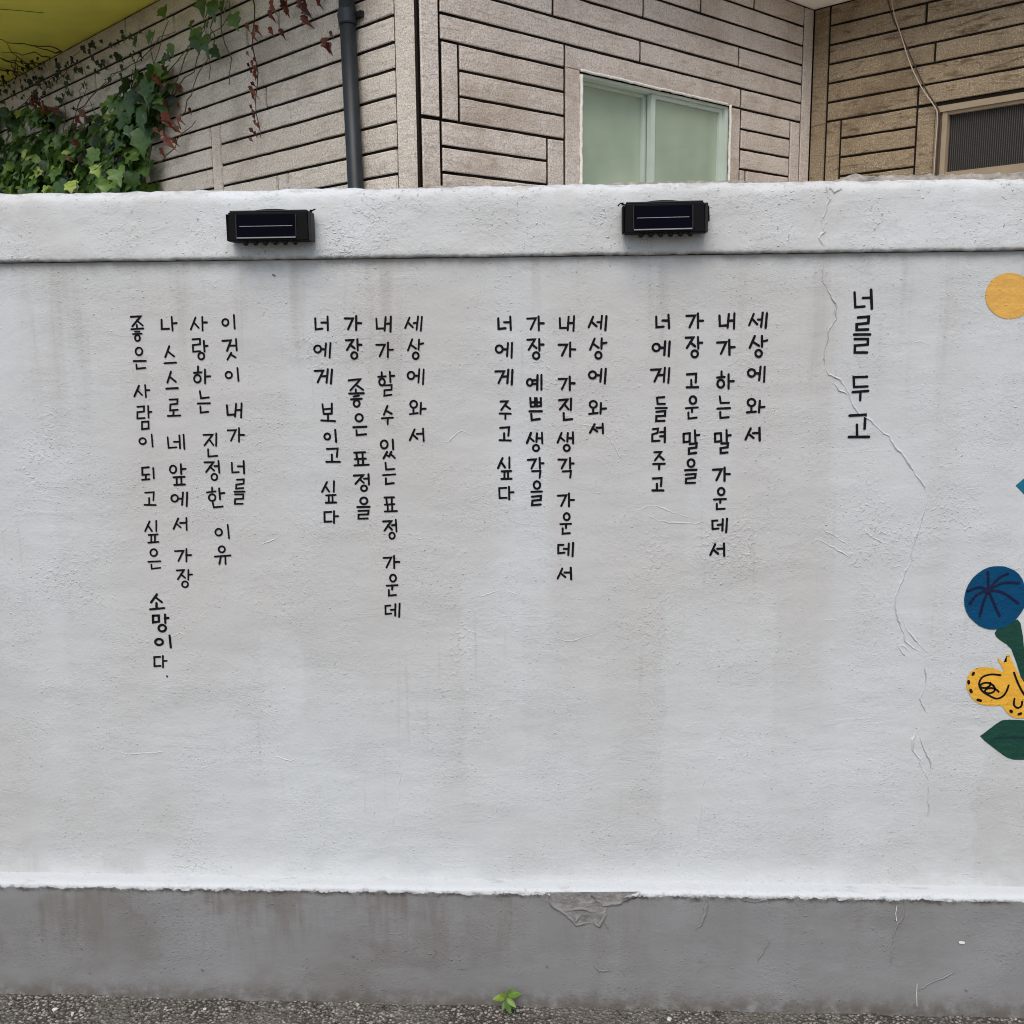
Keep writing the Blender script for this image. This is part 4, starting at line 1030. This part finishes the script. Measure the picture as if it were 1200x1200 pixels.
cable('cable', M_cableB, [(.455, .03, 3.31), (.505, .03, 3.16), (.580, .03, 3.02), (.655, .03, 2.87), (.722, .03, 2.745), (.790, .03, 2.645), (.800, .03, 2.59), (.797, .026, 2.48), (.795, .024, 2.25), (.795, .03, 2.1)], .0034, 'black cable running straight down to the corner of the screened window')

# ================================================================== ivy
LOBE = [(0, 0), (.16, -.10), (.34, -.06), (.50, .14), (.40, .32), (.52, .52), (.34, .58), (.20, .66), (.10, .85), (0, 1.02)]
def ivy_leaf(mb, pos, nrm, down, size, t, curl, wid=1.0):
    nrm = nrm.normalized(); ay = (down - nrm * down.dot(nrm)).normalized(); axx = ay.cross(nrm)
    pts = LOBE; v = []
    def P(x, y): return pos + axx * (x * size * wid) + ay * (y * size) + nrm * (size * (curl * (abs(x) * 0.85) + 0.05 * math.sin(7 * x + 9 * y + size * 90) - 0.35 * curl * y * y - 0.12 * (y - .4) ** 2))
    mid = [P(0, y) for y in (0, .18, .4, .62, .82, 1.02)]
    v = mid[:]
    idxs = []
    for sg in (1, -1):
        b = len(v); v += [P(sg * x, y) for x, y in pts[1:-1]]
        idxs.append(b)
    f = []
    for b, sg in zip(idxs, (1, -1)):
        m = len(pts) - 2
        ring = [0] + [b + i for i in range(m)] + [5]
        near = [0, 0, 1, 1, 2, 2, 3, 3, 4, 5]
        for i in range(len(ring) - 1):
            q = [near[i], ring[i], ring[i + 1]] if near[i] == near[i + 1] else [near[i], ring[i], ring[i + 1], near[i + 1]]
            q = [x for n, x in enumerate(q) if x not in q[:n]]
            if len(q) >= 3: f.append(tuple(q if sg > 0 else q[::-1]))
    mb.add(v, f, 0, t)
OUT = -E2
rv = random.Random(17)
def inpoly(x, y, p):
    c = False
    for i in range(len(p)):
        (x0, y0), (x1, y1) = p[i - 1], p[i]
        if (y0 > y) != (y1 > y) and x < (x1 - x0) * (y - y0) / (y1 - y0) + x0: c = not c
    return c
DENSE = [(-6.0, 1.9), (-5.6, 3.08), (-4.6, 3.10), (-3.9, 3.0), (-3.3, 2.84), (-2.95, 2.86), (-2.62, 3.0), (-2.15, 2.94), (-2.02, 2.82), (-2.22, 2.68), (-2.5, 2.58), (-2.36, 2.46), (-2.40, 1.9)]
iv = empty('ivy', fp('L', -3.6, 0.1, 0.02)); tag(iv, 'thick green ivy climbing the stone wall under the yellow soffit', 'ivy')
def ipart(o): o.parent = iv; o.matrix_parent_inverse = Matrix.Translation(-iv.location); return o
lv = MB(); n = 0
while n < 1500:
    u, z = rv.uniform(-6, -2.0), rv.uniform(2.0, 3.1)
    if not inpoly(u, z, DENSE): continue
    low = max(0, min(1, (2.75 - z) / 0.5))
    o = rv.uniform(.03, .09 + .22 * low)
    if z > 2.80 and rv.random() < .45: continue
    up_ = Vector((0, 0, 1))
    nr = OUT * rv.uniform(.5, 1.1) + up_ * rv.uniform(-.15, 1.1) + E1 * rv.uniform(-.9, .9)
    dn = -up_ + E1 * rv.uniform(-.7, .7) + OUT * rv.uniform(-.1, .3)
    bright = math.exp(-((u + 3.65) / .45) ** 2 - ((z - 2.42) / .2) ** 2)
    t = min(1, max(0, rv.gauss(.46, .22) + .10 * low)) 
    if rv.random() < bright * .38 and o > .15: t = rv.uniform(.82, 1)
    ivy_leaf(lv, fp('L', u, o, z), nr, dn, rv.uniform(.06, .13), t, rv.uniform(-.25, .5)); n += 1
# looser leaves up the right edge and top
for i in range(46):
    u, z = rv.uniform(-2.5, -1.15), rv.uniform(2.62, 3.2)
    if (z - 2.62) < (u + 2.4) * 0.35: continue
    nr = OUT + E1 * rv.uniform(-.5, .5) + Vector((0, 0, rv.uniform(-.2, .5)))
    ivy_leaf(lv, fp('L', u, rv.uniform(.04, .16), z), nr, Vector((0, 0, -1)) + E1 * rv.uniform(-.6, .6), rv.uniform(.045, .10), rv.uniform(.2, .62), rv.uniform(0, .6))
for u, z, s in ((-1.52, 3.16, .13), (-1.42, 3.10, .11), (-1.50, 2.96, .12), (-1.62, 2.98, .10), (-2.25, 2.74, .17), (-2.38, 2.82, .16), (-2.5, 2.72, .15), (-2.3, 2.62, .16), (-2.2, 2.86, .13)):
    ivy_leaf(lv, fp('L', u, .12, z), OUT + E1 * rv.uniform(-.2, .5) + Vector((0, 0, .3)), Vector((0, 0, -1)) + E1 * rv.uniform(-.5, .2), s, rv.uniform(.3, .55), .35)
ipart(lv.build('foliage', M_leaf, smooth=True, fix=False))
sv = MB()
def vine(u, z, du, dz, n, o=.04, r=.004, hang=False):
    pts = []
    for i in range(n):
        pts.append(fp('L', u, o + rv.uniform(-.012, .02), min(z, 3.30))); u += du + rv.uniform(-.03, .03); z += dz + rv.uniform(-.02, .02)
    sv.tube(pts, r, 5, r1=r * .5)
for u, z, du, dz, n in ((-4.4, 2.2, -.02, .09, 12), (-3.9, 2.2, .03, .08, 13), (-3.2, 2.2, .05, .075, 14), (-2.8, 2.3, .06, .07, 13), (-2.5, 2.3, .02, .08, 11), (-2.4, 2.6, .08, .05, 12),
                    (-2.2, 2.7, .07, .035, 12), (-2.6, 2.7, .09, .04, 12), (-3.4, 2.9, .10, .012, 14), (-4.6, 2.9, .10, .02, 14), (-4.9, 3.02, .12, .012, 12), (-2.3, 2.45, .06, .02, 8), (-1.5, 3.2, .005, -.06, 8), (-1.62, 3.2, .0, -.05, 9), (-2.05, 2.6, .05, .04, 9)):
    vine(u, z, du, dz, n)
for i in range(14): vine(rv.uniform(-5, -2.4), rv.uniform(2.75, 3.1), rv.uniform(-.05, .06), rv.uniform(-.01, .05), rv.randint(5, 9), .03, .0028)
for i in range(16):
    # dry twigs creeping along the underside of the eave
    u, o = rv.uniform(-5.0, -3.6), rv.uniform(.02, .1); pts = []
    du, do = rv.uniform(-.02, .07), rv.uniform(.015, .05)
    for k in range(rv.randint(6, 11)):
        pts.append(fp('L', u, o, 3.300 - rv.uniform(0, .02))); u += du + rv.uniform(-.04, .04); o += do + rv.uniform(-.015, .02)
    sv.tube(pts, .0045, 5, r1=.002)
sv.tube([fp('L', -3.0, .62, 3.306), fp('L', -2.92, .50, 3.300), fp('L', -2.90, .40, 3.304)], .002, 5)
ipart(sv.build('stem', M_stem, smooth=True))
# dark, dried tendrils and small black leaves below the soffit
dv = MB()
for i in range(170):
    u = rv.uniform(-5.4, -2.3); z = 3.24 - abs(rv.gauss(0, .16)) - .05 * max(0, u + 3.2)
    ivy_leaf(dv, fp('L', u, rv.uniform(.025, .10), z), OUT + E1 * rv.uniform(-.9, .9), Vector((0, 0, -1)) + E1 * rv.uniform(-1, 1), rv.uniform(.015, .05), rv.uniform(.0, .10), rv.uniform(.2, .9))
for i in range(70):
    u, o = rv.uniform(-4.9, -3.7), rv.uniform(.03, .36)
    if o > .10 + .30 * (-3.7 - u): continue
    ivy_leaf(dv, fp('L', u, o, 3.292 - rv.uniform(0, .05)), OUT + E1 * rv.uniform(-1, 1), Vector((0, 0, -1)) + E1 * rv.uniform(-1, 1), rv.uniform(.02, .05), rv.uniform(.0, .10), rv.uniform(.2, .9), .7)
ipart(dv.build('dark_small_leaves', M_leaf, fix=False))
rdv = MB()
for cu, cz, n in ((-4.0, 3.0, 9), (-3.75, 2.97, 8), (-2.1, 2.82, 5), (-2.05, 2.60, 9), (-1.95, 2.7, 6), (-3.2, 2.78, 6), (-3.4, 2.68, 5)):
    for i in range(n):
        ivy_leaf(rdv, fp('L', cu + rv.gauss(0, .05), rv.uniform(.05, .14), cz + rv.gauss(0, .06)), OUT + E1 * rv.uniform(-1, 1), Vector((0, 0, -1)) + E1 * rv.uniform(-.25, .25), rv.uniform(.035, .07), rv.uniform(.1, .9), rv.uniform(.8, 1.8), rv.uniform(.35, .6))
ipart(rdv.build('withered_leaves', M_dead, fix=False))

# dead strands hanging on the wall, away from the ivy
def dead(name, label, spine, leaves, cat='withered vine'):
    t = empty(name, fp('L', *spine[0])); tag(t, label, cat)
    m_ = MB(); m_.tube([fp('L', *p) - t.location for p in spine], .0035, 5, r1=.002); m_.build('stem', M_dstem, t)
    l_ = MB()
    for u, z, s in leaves:
        ivy_leaf(l_, fp('L', u, rv.uniform(.03, .07), z) - t.location, OUT + E1 * rv.uniform(-1, 1), Vector((0, 0, -1)) + E1 * rv.uniform(-.3, .3), s * .66, rv.uniform(.05, .9), rv.uniform(.7, 1.8), rv.uniform(.3, .65))
    l_.build('withered_leaves', M_dead, t, fix=False)
sp = [(-1.22 + .02 * math.sin(i * 1.3), .035, 3.10 - i * .06) for i in range(12)]
dead('withered_vine', 'long thin strand of shrivelled red leaves hanging down the grey stone', sp,
     [(-1.22 + rv.gauss(0, .02), 2.86 - i * .022, rv.uniform(.03, .055)) for i in range(20)] + [(-1.17, 2.74, .07), (-1.23, 2.8, .06), (-1.24, 2.97, .06), (-1.2, 2.92, .07)])
dead('withered_vine', 'cluster of curled dark red leaves at the top edge left of the drainpipe', [(-1.1, .035, 3.10), (-.95, .04, 3.05), (-.8, .04, 3.04), (-.62, .04, 3.02), (-.5, .035, 3.05)],
     [(-1.02, 2.98, .09), (-.98, 3.01, .10), (-1.0, 2.90, .07), (-1.12, 2.93, .07), (-.93, 2.88, .07), (-.88, 2.99, .09), (-.86, 2.96, .07), (-.79, 2.98, .09), (-.74, 3.0, .10), (-.72, 2.94, .10), (-.75, 2.9, .08), (-.63, 3.0, .10), (-.58, 3.01, .09), (-.64, 2.95, .07)])
dead('withered_leaf', 'single shrivelled red leaf stuck to the stone beside the drainpipe', [(-.505, .035, 2.86), (-.49, .04, 2.82), (-.485, .045, 2.79)], [(-.56, 2.80, .05), (-.545, 2.76, .09), (-.535, 2.74, .07)], 'dead leaf')
